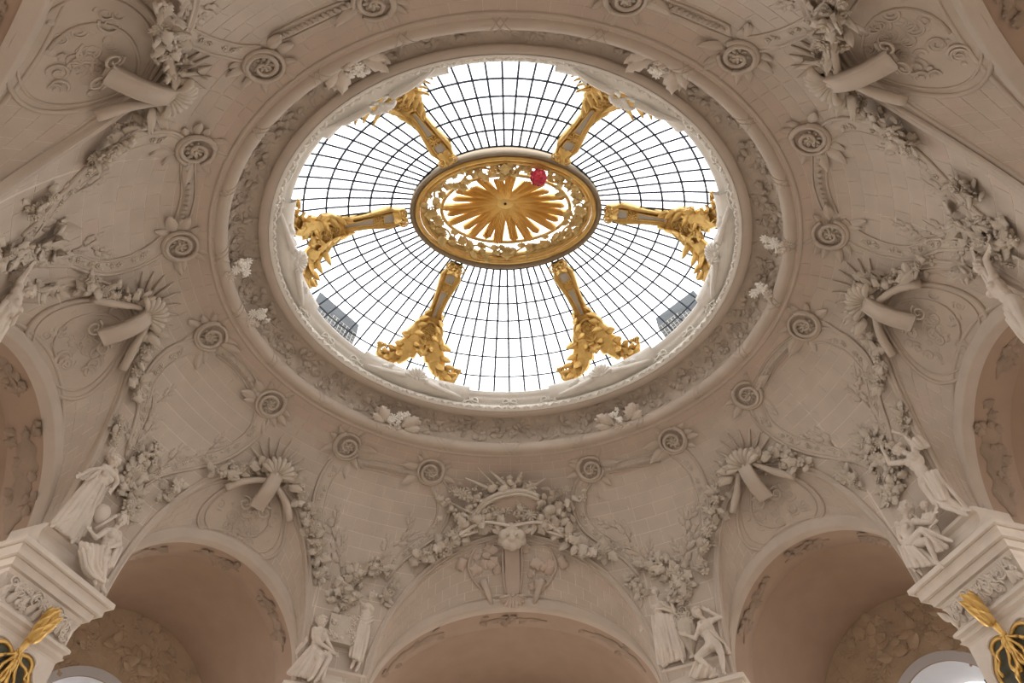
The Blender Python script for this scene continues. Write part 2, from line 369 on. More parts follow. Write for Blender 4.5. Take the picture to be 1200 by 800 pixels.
# tympana, arches and the vaulted bays behind them
WN = {'front': 'wall_front', 'back': 'wall_back', 'left': 'wall_left', 'right': 'wall_right', 'front_left': 'wall_front_left', 'front_right': 'wall_front_right', 'back_left': 'wall_back_left', 'back_right': 'wall_back_right'}
for key, L in LUN.items():
    n, t, k, hw, t0 = L['n'], L['t'], L['k'], L['hw'], L['t0']
    mb = MB(); mb.grid([[tp(L, a, w, -.006) for w in np.linspace(0, 1, 9)] for a in L['A']])
    base = mb.obj(WN[key], 'mortar', kind='structure')
    if key != 'back':
        nc = 6; na = 26 if key == 'front' else 20
        for c in range(nc):
            for j in range(na + 1):
                sh = .5 * (c % 2); a0, a1 = max(0, (j - sh) / na) * PI, min(1, (j + 1 - sh) / na) * PI
                if a1 - a0 < .03 or not visible(tp(L, (a0 + a1) / 2, .5), 60): continue
                g = .003; w0, w1 = c / nc + .003, (c + 1) / nc - .003; aa = np.linspace(a0 + g, a1 - g, 4)
                block([tp(L, a, w0, .001) for a in aa], [tp(L, a, w1, .001) for a in aa], [tp(L, a, w0, -.02) for a in aa], [tp(L, a, w1, -.02) for a in aa], random.choice(['tan', 'tan', 'stone', 'pink'] if c < 3 else ['tan', 'stone']), base)
    # outer rim moulding on the vault edge, inner archivolt, thin fillet
    rim = MB(); prof = [(.07, -.03), (.08, .03), (.05, .06), (.02, .06), (0, .03), (-.04, .03), (-.07, .07), (-.10, .06), (-.11, .0), (-.11, -.12)]
    sweep(rim, L['out'], L['outN'], prof); rim.obj('trim_1', 'stone', kind='structure')
    fil = MB()
    pth = [tp(L, a, .80) for a in L['A']]; nn = [tn(L, a, .8) for a in L['A']]
    sweep(fil, pth, nn, [(-.05, -.02), (-.04, .025), (.0, .035), (.04, .025), (.05, -.02)])
    fil.obj('fillet', 'tan', base)
    pth = [tp(L, a, .1) for a in L['A']]; nn = [tn(L, a, .1) for a in L['A']]; f2 = MB()
    sweep(f2, pth, nn, [(-.05, -.02), (-.04, .02), (.0, .03), (.04, .02), (.05, -.02)]); f2.obj('fillet', 'tan', base)
    arch = MB(); G = []
    for i, a in enumerate(L['A']):
        c = L['n'] * k + t * t0 + np.array([0, 0, 9.7]); P = L['inn'][i]; rd = P - c; rd = nrm(rd)
        G.append([P - n * .22 + rd * .30, P - n * .26 + rd * .28, P - n * .26 + rd * .18, P - n * .24 + rd * .16, P - n * .24 + rd * .02, P - n * .20 - rd * .02, P + n * .05 - rd * .02])
    arch.grid(G).obj('trim_2', 'stone', kind='structure')
    DI = .9; c0 = t * t0 + np.array([0, 0, 9.7])
    def arcpt(d, e, a): return n * (k + d) + c0 + t * (((hw if math.cos(a) > 0 else L.get('hA', hw)) + e) * math.cos(a)) + np.array([0, 0, (2.9 + e) * math.sin(a)])
    intr = MB(); intr.grid([[arcpt(0, 0, a), arcpt(DI * .5, 0, a), arcpt(DI, 0, a), arcpt(DI, .18, a), arcpt(DI + .12, .2, a), arcpt(DI + .12, .38, a)] for a in L['A']])
    for s_, a in ((1, 0), (-1, PI)):   # jambs down to the pier cornice
        P = [arcpt(d, e, a) for d, e in ((-.2, 0), (DI, 0), (DI, .38))]; intr.grid([P, [p - np.array([0, 0, 12.]) for p in P]])
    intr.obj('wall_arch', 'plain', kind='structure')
    DB = 4.3 if '_' in key else (4.6 if key in ('left', 'right') else 5.2); E = .38
    bay = MB(); G = []
    for a in np.linspace(0, PI, 41):
        G.append([arcpt(DI + .12 + (DB - .12) * v, E + .12 * math.sin(PI * v), a) for v in np.linspace(0, 1, 9)])
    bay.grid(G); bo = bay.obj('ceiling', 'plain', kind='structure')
    # back wall with an arched window
    bw = MB(); WZ, WH = (2.2, 1.55) if '_' in key else (1.9, 1.5)
    wc = n * (k + DI + DB) + c0
    zt = {'_': -.05}.get('_') if '_' in key else -2.
    top = [arcpt(DI + DB, E, a) for a in np.linspace(0, PI, 41)]
    wx0 = .45 if '_' in key else 0.
    win = [wc + t * (wx0 + WH * math.cos(a)) + np.array([0, 0, -.7 + 1.75 * math.sin(a)]) for a in np.linspace(0, PI, 41)]
    win2 = [p + n * 1.7 for p in win]
    dn = np.array([0, 0, 9.])
    bw.grid([[a, b] for a, b in zip(top, win)])
    bw.grid([[top[0], win[0]], [top[0] - dn, win[0] - dn]]); bw.grid([[top[-1], win[-1]], [top[-1] - dn, win[-1] - dn]])
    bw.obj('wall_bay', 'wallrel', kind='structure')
    rv = MB(); rv.grid([[a, b] for a, b in zip(win, win2)]); rv.grid([[win[0], win2[0]], [win[0] - dn, win2[0] - dn]]); rv.grid([[win[-1], win2[-1]], [win[-1] - dn, win2[-1] - dn]])
    rr = MB(); rr.grid([[p - n * .06 + (p - wc - t * wx0 + [0, 0, .7]) * q for q in (0, .16)] for p in win]); rr.grid([[p + (p - wc - t * wx0 + [0, 0, .7]) * q - n * w_ for q, w_ in ((.16, .06), (.16, -.02))] for p in win])
    if key not in ('back', 'back_left', 'back_right'):
        rl_ = MB(); rs_ = random.Random(3)
        for i in range(120):
            a = rs_.uniform(.1, .9) * PI; q = rs_.uniform(.5, .93); P = wc + t * (hw + E) * math.cos(a) * q + np.array([0, 0, (2.9 + E) * math.sin(a) * q]) - n * .01
            if np.linalg.norm((P - wc - t * wx0 + [0, 0, .7]) / (1, 1, 1.1)) < WH + .45: continue
            X, Y, Z = frame(-n, rs_.uniform(-PI, PI)); rl_.put((np.array(SHAPE[rs_.choice(['leaf', 'sprig', 'leafcurl', 'sprig'])][0]) * [1, 1, .35], SHAPE['leaf'][1]) if 0 else (lambda q: (np.array(q[0]) * [1, 1, .4], q[1]))(SHAPE[rs_.choice(['leaf', 'sprig', 'leafcurl', 'sprig', 'sprig'])]), P, X, Y, Z, rs_.uniform(.25, .6))
        rl_.obj('carved_relief', 'wallrel', bpy.data.objects[sorted([o.name for o in bpy.data.objects if o.name.startswith('wall_bay')])[-1]], kind='stuff')
    rr.obj('trim_3', 'reveal', kind='structure')
    rvo = rv.obj('window_1', 'reveal', kind='structure')
    fr = MB(); cw = wc + t * wx0 + n * 1.5
    for x in (-WH * .5, 0, WH * .5): fr.box(cw + t * x + [0, 0, -3.6], (.05, .05, 4.5), t, n, (0, 0, 1))
    for z in (.45, -.3, -1.45, -2.1, -3.2, -4.3, -5.4, -6.5, -7.6): fr.box(cw + [0, 0, z], (WH, .05, .06), t, n, (0, 0, 1))
    fr.obj('window_frame', 'lead', rvo, smooth=False)
    # dark carved trophies on the arch soffit
    if key != 'back':
        for lo, hi in (((.06, .34), (.66, .94), (.42, .58)) if key in ('left', 'right') else ((.13, .33), (.67, .87), (.42, .58))):
            am, sp = (lo + hi) / 2 * PI, (hi - lo) * PI
            Pm = arcpt(DI * .5, -.01, am)
            if not visible(Pm, 60): continue
            wide = (.34 if key in ('left', 'right') else .2) if lo != .42 else .1
            tr = MB(); G = []; G2 = []
            for i in range(25):
                f = i / 24; a = am + sp * (f - .5) ; w_ = wide * (1 if .12 < f < .86 else .55) * (.72 + .28 * math.sin(f * 23) * math.cos(f * 11)) * (math.sin(PI * min(1, f * 1.02 + .01)) ** .35)
                G.append([arcpt(DI * .5 + w_ * x, -h, a) for x, h in ((-1, .0), (-.95, .025), (-.3, .035), (.3, .035), (.95, .025), (1, .0))])
            tr.grid(G)
            lf = SHAPE['leaf']
            for i in range(14):
                a = am + sp * random.uniform(-.45, .5); x = random.choice((-1, 1)) * wide * random.uniform(.2, .6)
                P = arcpt(DI * .5 + x, .02, a); N = nrm(c0 + n * (k + DI * .5) - P); X, Y, Z = frame(N, random.uniform(-1.2, 1.2))
                tr.put(lf, P, X, Y, Z, .32)
            tr.obj('carved_trophy', 'dark', label='dark carved trophy strip of weapons and leaves on the ' + key.replace('_', ' ') + (' arch soffit crown' if lo == .42 else ' arch soffit, ' + ('one' if lo < .4 else 'other') + ' flank'), category='relief', group='trophies on the arch soffits')
# floor
MB().grid([[(x, y, -1.6) for y in (-34, 34)] for x in (-34, 34)]).obj('floor', 'floor', kind='structure')
# ================================================================== OCULUS RING
def E2(p, d, z):
    a = TA + d * (1.4 / 1.22 if d < 0 else 1); b = TB + d
    c, s = math.cos(p), math.sin(p); return np.array([a * c, b * s, z])
def ringN(p): return ell(p)[1]
PH = np.linspace(0, 2 * PI, 193)[:-1]
def ring(prof, name, m, parent=None, **kw):
    return MB().grid([[E2(p, d, z) for d, z in prof] for p in PH], cu=True).obj(name, m, parent, **kw)
ring([(.40, 15.99), (.27, 15.99), (.25, 15.95), (.19, 15.95), (.17, 15.99)] + [(.02 + .17 * math.cos(a), 16.13 + .17 * math.sin(a)) for a in np.linspace(-.7, -PI - 1.4, 14)] + [(.0, 16.34), (-.02, 16.36)], 'trim_4', 'stone', kind='structure')
FD, FZ = [.0, -.04, -.12, -.26, -.44, -.62], [16.34, 16.48, 16.64, 16.79, 16.88, 16.91]
fr_ = ring([*zip(FD, FZ), (-.66, 16.91)], 'trim_5', 'frieze', kind='structure')
ring([(-.65, 16.92), (-.65, 16.84), (-.67, 16.81), (-.84, 16.83), (-.86, 16.86), (-.88, 16.88)], 'trim_6', 'stone', kind='structure')
led = ring([(-.88, 16.86), (-.93, 16.86), (-.98, 16.93), (-.99, 17.02), (-.95, 17.05), (-.88, 17.06), (-.80, 17.09), (-.80, 17.18), (-.92, 17.22), (-1.02, 17.21), (-1.04, 17.26), (-1.09, 17.30), (-1.15, 17.31), (-1.17, 17.36), (-1.2, 17.39), (-1.2, 17.43), (-1.1, 17.46), (-.8, 17.46), (2.0, 17.40)], 'trim_7', 'white', kind='structure')
# roof drum behind the cove so that no daylight leaks past the ring
ring([(-.8, 17.4), (.6, 16.5), (.6, 16.0)], 'trim_8', 'stone', kind='structure')
# bead-and-leaf band (too fine to pick apart)
bb = MB(); lf = SHAPE['leaf']; bl = (np.array(SHAPE['petal'][0]), SHAPE['petal'][1])
for i in range(260):
    p = 2 * PI * i / 260; P = E2(p, -.965, 16.95); n_ = ringN(p); t_ = np.array([-n_[1], n_[0], 0])
    N = nrm(-n_ * .7 - np.array([0, 0, 1.])); bb.ball(P + N * .02, (.085, .05, .07), 4, 6, nrm(t_ + n_ * .5 * (-1) ** i), nrm(np.cross(N, t_)), N)
bb.obj('leaf_band', 'white', led, kind='stuff')
# carved acanthus scrolls of the frieze (one dense relief)
fz = MB(); sc1, sc2 = SHAPE['scroll'], SHAPE['scrollm']
def frz(p, v):   # v 0..1 across the frieze
    d = np.interp(v, np.linspace(0, 1, 6), FD); z = np.interp(v, np.linspace(0, 1, 6), FZ); n_ = ringN(p)
    return E2(p, d, z), nrm(-n_ * (1 - .7 * v) - np.array([0, 0, .15 + .8 * v]))
NS = 60
for i in range(NS):
    p = 2 * PI * (i + .5) / NS; P, N = frz(p, .5); X, Y, Z = frame(N, random.uniform(-.3, .3)); fz.put(sc1 if i % 2 else sc2, P, X, Y, Z, .13)
    for q in range(15):
        P, N = frz(p + random.uniform(-.5, .5) * 2 * PI / NS, random.uniform(.1, .9)); X, Y, Z = frame(N, random.uniform(-PI, PI)); fz.put(lf, P, X, Y, Z, random.uniform(.18, .27))
fz.obj('acanthus_relief', 'frieze', fr_, kind='stuff')
# crossed ribbons binding the torus
for i in range(22):
    p0 = 2 * PI * (i + .5) / 22
    rb = MB()
    for s_ in (-1, 1):
        for o_ in (0, .022):
            P = []
            for a in np.linspace(-.4, -PI - .9, 9):
                f = (a + .4) / (-PI - .5); p = p0 + s_ * (.03 * (f - .5) * 2) + o_ * s_; P.append(E2(p, .02 + .178 * math.cos(a), 16.13 + .178 * math.sin(a)))
            rb.tube(P, .012, 4)
    rb.obj('ribbon', 'stone', bpy.data.objects['trim_4'])

# flower clusters and oak leaves on the torus
def torus_cluster(u, v, label, leaves=True):
    # locate on the torus by the pixel in the photograph
    r = ray(u, v); P = CC + r * (16.25 / r[2]); p, d = near(P[0], P[1])
    P = E2(p, -.08, 16.27); n_ = ringN(p); t_ = nrm(np.cross(np.array([0, 0, 1.]) - n_, -n_ * .6 - np.array([0, 0, .8]))); N = nrm(-n_ * .6 - np.array([0, 0, .8]))
    T = thing('flower_cluster', P, label, 'ornament', 'flower clusters on the ring moulding')
    upi = nrm(-n_ * .62 + np.array([0, 0, .68])); P = P + N * .08
    for k in range(14):
        y = random.uniform(-.15, .5); x = random.gauss(0, .10); q = P + t_ * x + upi * y + N * random.uniform(.02, .12)
        inst(random.choice(['blossom', 'fruit', 'rosette']), 'blossom', 'white' if y > .1 else 'statue', q, N + t_ * random.uniform(-.5, .5), random.uniform(.13, .2), T, random.uniform(-3, 3))
    if leaves:
        for s_ in (-1, 1):
            for dx, dy, an, sc in ((.2, .04, .7, .62), (.3, .0, 1.15, .5), (.42, .16, .85, .4), (.2, -.08, 1.9, .35)):
                X, Y, Z = frame(N, s_ * -an if False else -s_ * an, upi); me = UNIT.setdefault(('leaf', 'statue'), MB().add(*SHAPE['leaf']).mesh('leaf', 'statue'))
                link('leaf', me, T, basis(P + t_ * (s_ * dx) + upi * dy, X, Y, Z, (sc * .85, sc, sc)))
torus_cluster(465, 492, 'pale stone flowers and two spreading oak leaves on the ring, lower left of the skylight')
torus_cluster(725, 489, 'pale stone flowers and two spreading oak leaves on the ring, lower right of the skylight')
torus_cluster(414, 78, 'pale stone flowers and leaves on the ring, upper left of the skylight')
torus_cluster(778, 72, 'pale stone flowers and leaves on the ring, upper right of the skylight')
torus_cluster(272, 315, 'stone flower bunch on the ring at the far left of the skylight', False)
torus_cluster(290, 375, 'stone flower bunch on the ring below the far left one', False)
torus_cluster(918, 285, 'stone flower bunch on the ring at the far right of the skylight', False)
torus_cluster(902, 345, 'stone flower bunch on the ring below the far right one', False)

# ================================================================== GLASS DOME
KS = np.array([0, 1, 2, 3, 4, 5, 6, 7, 8.]); GZ = np.array([19.75, 19.6, 19.4, 19.2, 18.97, 18.68, 18.33, 17.92, 17.42])
def GS(p, k, off=0.):
    a, b = 2.80 + .59 * k, 2.05 + .54 * k; z = float(np.interp(k, KS, GZ)); return np.array([a * math.cos(p), b * math.sin(p), z + off])
segn = ['lower right', 'bottom', 'lower left', 'upper left', 'top', 'upper right']
NB = 14
for sgi in range(6):
    pa = sgi * PI / 3; pm = pa + PI / 6; mid = GS(pm, 4)
    T = thing('skylight_segment', mid, f'fan-shaped glazed segment of the skylight, {segn[sgi]} between two gilt ribs', 'skylight', 'glazed skylight segments')
    for j in range(NB):
        for k in range(8):
            p0, p1 = pa + PI / 3 * j / NB, pa + PI / 3 * (j + 1) / NB
            V = [GS(p0, k, .03), GS(p1, k, .03), GS(p1, k + 1, .03), GS(p0, k + 1, .03)]
            MB().add(V + [v + [0, 0, .012] for v in V], [(0, 1, 2, 3), (7, 6, 5, 4)]).obj('pane', 'pane', T, smooth=False)
    for j in range(NB + 1):
        if j == NB: continue
        p = pa + PI / 3 * j / NB; MB().tube([GS(p, k) for k in KS], .03 if j else .035, 4).obj('glazing_bar', 'lead', T)
    for k in range(0, 9):
        MB().tube([GS(p, k) for p in np.linspace(pa, pa + PI / 3, 2 * NB + 1)], .03, 4).obj('glazing_bar', 'lead', T)

# ================================================================== GILT RIBS
RP = [(0, 0.0, 17.55), (0, .12, 17.78), (0, .35, 18.15), (0, .62, 18.52), (0, .9, 18.83), (0, 1.3, 19.05), (0, 1.75, 19.2), (0, 2.2, 19.33), (0, 2.65, 19.45), (0, 3.05, 19.55)]
RD = np.array([r[1] for r in RP]); RZ = np.array([r[2] for r in RP])
def make_rib(phi, label):
    base, n_ = ell(phi, 0, 5.85, 5.11); inw = -n_; lat = np.cross(inw, (0, 0, 1.)); dmax = 3.0 if abs(math.sin(phi)) > .3 else 2.85
    def S(d, x=0., off=0.):
        d = d * dmax / 3.05; z = float(np.interp(d * 3.05 / dmax, RD, RZ)); e = .05; dz = (np.interp(d + e, RD, RZ) - np.interp(d - e, RD, RZ)) / (2 * e)
        N = nrm(inw * dz - np.array([0, 0, 1.])); return np.array([base[0], base[1], z]) + inw * d + lat * x + N * off
    def SN(d):
        e = .05; dz = (np.interp(d + e, RD, RZ) - np.interp(d - e, RD, RZ)) / (2 * e); return nrm(inw * dz - np.array([0, 0, 1.]))
    T = thing('gilt_rib', (base[0], base[1], 17.5), label, 'rib', 'gilt ribs of the skylight')
    # shaft with raised borders
    hw = lambda d: float(np.interp(d, [.55, .75, .95, 1.15, 1.4, 1.9, 2.35, 2.65, 2.8, 3.1], [.40, .52, .50, .33, .22, .235, .30, .34, .26, .2]))
    G = []
    for d in np.linspace(.5, 3.1, 34):
        w = hw(d); G.append([S(d, w * x, o) for x, o in ((-1, -.16), (-1, .0), (-.93, .05), (-.78, .06), (-.66, .02), (-.5, .0), (0, .0), (.5, 0), (.66, .02), (.78, .06), (.93, .05), (1, 0), (1, -.16))])
    mb = MB().grid(G, cv=True); mb.obj('shaft', 'gold', T)
    for d0, d1 in ((1.25, 2.12), (2.42, 2.75)):
        G = []
        for d in np.linspace(d0, d1, 9):
            w = hw(d) * (.42 if d1 < 2.2 else .45) * (.55 + .45 * (d - d0) / (d1 - d0) if d1 < 2.2 else 1)
            G.append([S(d, w * x, .015) for x in (-1, -.3, .3, 1)])
        ipo = MB().grid(G).obj('inset_panel', 'grey', T)
        bd = MB(); e = [g[0] for g in G] + [g[-1] for g in G][::-1]; bd.tube(np.array(e + [e[0]]) + SN(1.8) * .02, .022, 5); bd.obj('panel_moulding', 'gold', ipo)
    # cabochon rosette between the shaft panels, roundel at the crossing
    inst('rosette', 'boss', 'gold', S(2.27, 0, .02), SN(2.2), .19, T)
    c = .82; th = np.linspace(0, 2 * PI, 25)[:-1]
    rr = MB(); pts = [S(c + .28 * math.cos(a), .27 * math.sin(a), .07) for a in th]; sweep(rr, pts, [SN(c)] * 24, [(.05, -.05), (.04, .0), (0, .03), (-.04, .0), (-.05, -.05)], True); rfo = rr.obj('roundel_frame', 'gold', T)
    for a in np.linspace(0, 2 * PI, 8)[:-1]: inst('blossom', 'boss', 'gold', S(c + .15 * math.cos(a), .14 * math.sin(a), .08), SN(c), .12, rfo, a)
    inst('blossom', 'boss', 'gold', S(c, 0, .09), SN(c), .13, rfo)
    # clasp at the ring
    for x, a, s_ in ((-.16, .3, .17), (.16, -.3, .17)): inst('scroll' if x > 0 else 'scrollm', 'clasp_scroll', 'gold', S(2.98, x, .08), SN(2.9), s_, T, a)
    inst('shell', 'clasp_shell', 'gold', S(2.86, 0, .08), SN(2.9), .26, T, 0, inw)
    for x, a in ((-.2, .8), (.2, -.8), (-.1, .2), (.1, -.2)): inst('leafcurl', 'leaf', 'gold', S(2.7, x, .04), SN(2.7), .34, T, a, inw)
    # two spreading acanthus legs ending in hooks
    for s_ in (-1, 1):
        C_ = [S(.78, s_ * .2, .02), S(.5, s_ * .36, .03), S(.28, s_ * .55, .02), S(.18, s_ * .78, .03), S(.1, s_ * 1.0, .04), S(.08, s_ * 1.2, .05) + [0, 0, .06], S(.16, s_ * 1.3, .04) + [0, 0, .12], S(.26, s_ * 1.22, .04) + [0, 0, .1]]
        P = spline(C_, 24); Nn = [SN(.4)] * 24; PP = spline(C_, 70); lg = MB(); G = []
        for i, p in enumerate(PP):
            f = i / 69; w = np.interp(f, [0, .25, .5, .7, .85, 1], [.34, .30, .21, .13, .07, .05]); tt = nrm(PP[min(i + 1, 69)] - PP[max(i - 1, 0)]); b_ = nrm(np.cross(tt, SN(.4)))
            sc_a = 1 + (.42 * ((f * 7.5) % 1) - .1) * (f < .8); sc_b = 1 + (.34 * ((f * 6 + .4) % 1) - .08) * (f < .8)
            G.append([p + b_ * w * x * (sc_a if x < 0 else sc_b) + SN(.4) * o - tt * abs(x) * .05 for x, o in ((-1, -.05), (-.8, .05), (-.45, .0), (0, .10), (.45, .0), (.8, .05), (1, -.05), (0, -.12))])
        lg.grid(G, cv=True); lg.obj('acanthus_leg', 'gold', T)
        for i, (f, sd, sc, an) in enumerate(((.1, 1.5, .4, .7), (.26, 1.4, .36, .6), (.4, 1.0, .32, .6), (.36, -1.0, .3, -.6), (.54, .8, .28, .5), (.52, -.7, .26, -.6), (.7, .5, .2, .6), (.3, .2, .38, .1), (.5, .0, .32, 0.))):
            j = int(f * 23); tt = P[min(j + 2, 23)] - P[max(j - 1, 0)]; b_ = nrm(np.cross(nrm(tt), SN(.4)))
            sgn = -s_; inst('leafcurl', 'leaf', 'gold', P[j] + b_ * sd * .12 * s_ + SN(.4) * .03, SN(.4), sc, T, -an * s_ * 1.2 * (1), tt)
        inst('scroll' if s_ > 0 else 'scrollm', 'foot_scroll', 'gold', P[21] + SN(.3) * .03, SN(.3), .13, T, 0.4)
        inst('petal', 'leaf', 'gold', P[20] + SN(.3) * .04, SN(.3), .2, T, s_ * .4); inst('petal', 'leaf', 'gold', P[22], SN(.3), .17, T, -s_ * 1.3)
        # big leaves flaring off the roundel
        for d, x, an, sc in ((1.02, .5, .75, .34), (.86, .56, 1.15, .36), (.7, .58, 1.5, .36), (1.2, .38, .4, .3), (.54, .56, 2.0, .34)):
            inst('leafcurl', 'leaf', 'gold', S(d, s_ * (x - .1), .02), SN(d), sc, T, -s_ * an if False else s_ * -an, inw)
    for x in (-.2, 0, .2): inst('leaf', 'leaf', 'gold', S(.5, x, .05), SN(.5), .36, T, x * 3, -inw)
    inst('petal', 'leaf', 'gold', S(.45, .0, .05), SN(.6), .3, T, 0, -inw)
rl = [(0, 'far right'), (PI / 3, 'lower right'), (2 * PI / 3, 'lower left'), (PI, 'far left'), (4 * PI / 3, 'upper left'), (5 * PI / 3, 'upper right')]
for ph, w in rl: make_rib(ph, f'{w} gilt rib with grey panels and a flower roundel, clasping the oval ring')

# white saddles under the rib feet
for ph, w in rl:
    base, n_ = ell(ph, 0, 5.85, 5.11); lat = np.cross(-n_, (0, 0, 1.)); T = thing('rib_saddle', (*base[:2], 17.35), f'white carved shell and leaf saddle under the foot of the {w} gilt rib', 'ornament', 'white saddles under the rib feet')
    G = []; 
    for x in np.linspace(-1, 1, 25):
        p = ph + x * 1.75 / np.linalg.norm([5.85 * math.sin(ph), 5.11 * math.cos(ph)]); c_, nn_ = ell(p, 0, 5.85, 5.11)
        h = .03 + .15 * (math.cos(x * PI) * .5 + .5) ** .7 + .07 * math.exp(-((abs(x) - .62) / .14) ** 2); row = []
        for d, z in ((.62, -.02), (.42, -.2), (.2, -.26), (.02, -.22), (-.10, -.08), (-.12, .3 * h), (-.05, .8 * h), (.06, h), (.3, h * .9), (.6, h * .5)):
            row.append(c_ + nn_ * (d) + np.array([0, 0, 17.41 + z]))
        G.append(row)
    MB().grid(G).obj('mound', 'white', T)
    Nf = nrm(-n_ * .8 - np.array([0, 0, .6]))
    inst('shell', 'shell', 'white', base - n_ * .12 + [0, 0, 17.16], Nf, .36, T)
    for s_ in (-1, 1):
        for j in range(6):
            x = s_ * (.3 + .17 * j); p = ph + x / np.linalg.norm([5.85 * math.sin(ph), 5.11 * math.cos(ph)]); c_, nn_ = ell(p, 0, 5.85, 5.11)
            inst('leaf', 'leaf', 'white', c_ - nn_ * .10 + [0, 0, 17.32 + .06 * math.sin(j * 1.9) - .02 * j], nrm(-nn_ * .9 - np.array([0, 0, .5])), .27 - .012 * j, T, -s_ * 1.45 + random.uniform(-.4, .4))
        c_ = [base + lat * s_ * a - n_ * b + [0, 0, z] for a, b, z in ((.3, .14, 17.2), (.8, .13, 17.12), (1.3, .08, 17.14), (1.75, -.02, 17.25))]
        MB().tube(spline(c_, 14), np.interp(np.linspace(0, 1, 14), [0, .5, 1], [.09, .07, .03]), 6).obj('scroll', 'white', T)
# ribbon bows on the drum rim between the ribs
for j in range(6):
    for dp in (-.2, 0, .2):
        ph = PI / 6 + j * PI / 3 + dp; c_, n_ = ell(ph, 0, 6.12, 5.37); lat = np.cross(-n_, (0, 0, 1.)); c_[2] = 17.13
        if dp and j in (): continue
        T = thing('ribbon_bow', c_, f"white ribbon bow on the skylight rim, {'middle' if not dp else ('first' if dp < 0 else 'last')} between {['far right and lower right', 'two lower', 'lower left and far left', 'far left and upper left', 'two upper', 'upper right and far right'][j]}", 'ornament', 'ribbon bows on the skylight rim')
        for s_ in (-1, 1):
            lp = [c_ + lat * s_ * (.02 + .2 * (1 - math.cos(a)) / 2) + np.array([0, 0, .09 * math.sin(a)]) - n_ * (.05 + .05 * math.sin(a)) for a in np.linspace(0, 2 * PI, 13)]
            MB().tube(lp, .025, 5, cap=False).obj('loop', 'white', T)
            MB().tube(spline([c_ - n_ * .06, c_ + lat * s_ * .16 - n_ * .1 + [0, 0, -.08], c_ + lat * s_ * .3 - n_ * .06 + [0, 0, -.14]], 8), [.03, .03, .028, .028, .025, .02, .02, .01], 4).obj('tail', 'white', T)
        inst('blossom', 'knot', 'white', c_ - n_ * .08, -n_, .12, T)

# ================================================================== CENTRAL OVAL MEDALLION
T = thing('oval_medallion', (0, 0, 19.7), 'gilt oval ring with a leafy wreath at the centre of the skylight', 'medallion')
def OV(p, d, z): return np.array([(2.55 + d) * math.cos(p), (1.64 + d) * math.sin(p), z])
def ov(prof, name, m): return MB().grid([[OV(p, d, z) for d, z in prof] for p in np.linspace(0, 2 * PI, 97)[:-1]], cu=True, cv=True).obj(name, m, T)
ov([(.30, 19.95), (.30, 19.62), (.28, 19.56), (.22, 19.56), (.19, 19.62), (.12, 19.64), (.1, 19.7), (.2, 19.9)], 'outer_band', 'ringside')
ov([(.08 + .08 * math.cos(a), 19.66 + .075 * math.sin(a)) for a in np.arange(10) * 2 * PI / 10], 'moulding', 'gold')
ov([(-.05 + .05 * math.cos(a), 19.68 + .05 * math.sin(a)) for a in np.arange(8) * 2 * PI / 8], 'moulding', 'gold')
ov([(-.05, 19.68), (-.13, 19.70), (-.18, 19.76), (-.18, 19.84), (-.05, 19.86)], 'moulding', 'goldd')
def IV(p, a, b, z): return np.array([a * math.cos(p), b * math.sin(p), z])
MB().tube([IV(p, 1.92, 1.12, 19.86) for p in np.linspace(0, 2 * PI, 65)], .06, 6, cap=False).obj('inner_hoop', 'goldd', T)
# wreath
for i in range(96):
    p = 2 * PI * i / 96 + random.uniform(-.02, .02); f = (i * .618) % 1; a_, b_ = 1.98 + .44 * f, 1.16 + .38 * f
    P = IV(p, a_, b_, 19.72 + random.uniform(-.06, .06)); tt = nrm(np.array([-a_ * math.sin(p), b_ * math.cos(p), 0])); sg = 1 if math.cos(p) * math.sin(p) > 0 else -1
    sg = 1 if (p % PI) < PI / 2 else -1
    inst('leaf' if i % 3 else 'petal', 'leaf', 'goldd', P, (random.uniform(-.3, .3), random.uniform(-.3, .3), -1), random.uniform(.26, .36), T, random.choice((-.7, -.35, .4, .75)), tt * sg)
for i in range(28):
    p = 2 * PI * (i + .5) / 28; inst('fruit', 'berry', 'goldd', IV(p, 2.18, 1.34, 19.68), (0, 0, -1), .13, T, i)
vn = MB()
for ph0 in (0, PI):
    vn.tube([IV(p, 2.2 + .14 * math.sin(9 * p), 1.36 + .12 * math.sin(9 * p), 19.76) for p in np.linspace(ph0, ph0 + PI, 60)], .035, 5)
vn.obj('vine_stem', 'goldd', T)
for p in (0, PI / 2, PI, 3 * PI / 2):
    for s_ in (-1, 1): inst('scroll' if s_ > 0 else 'scrollm', 'scroll', 'goldd', IV(p + s_ * .09, 2.2, 1.36, 19.7), (0, 0, -1), .17, T, p)
    inst('petal', 'leaf', 'goldd', IV(p, 2.0, 1.18, 19.66), (0, 0, -1), .42, T, 0, IV(p, 1, 1, 0))
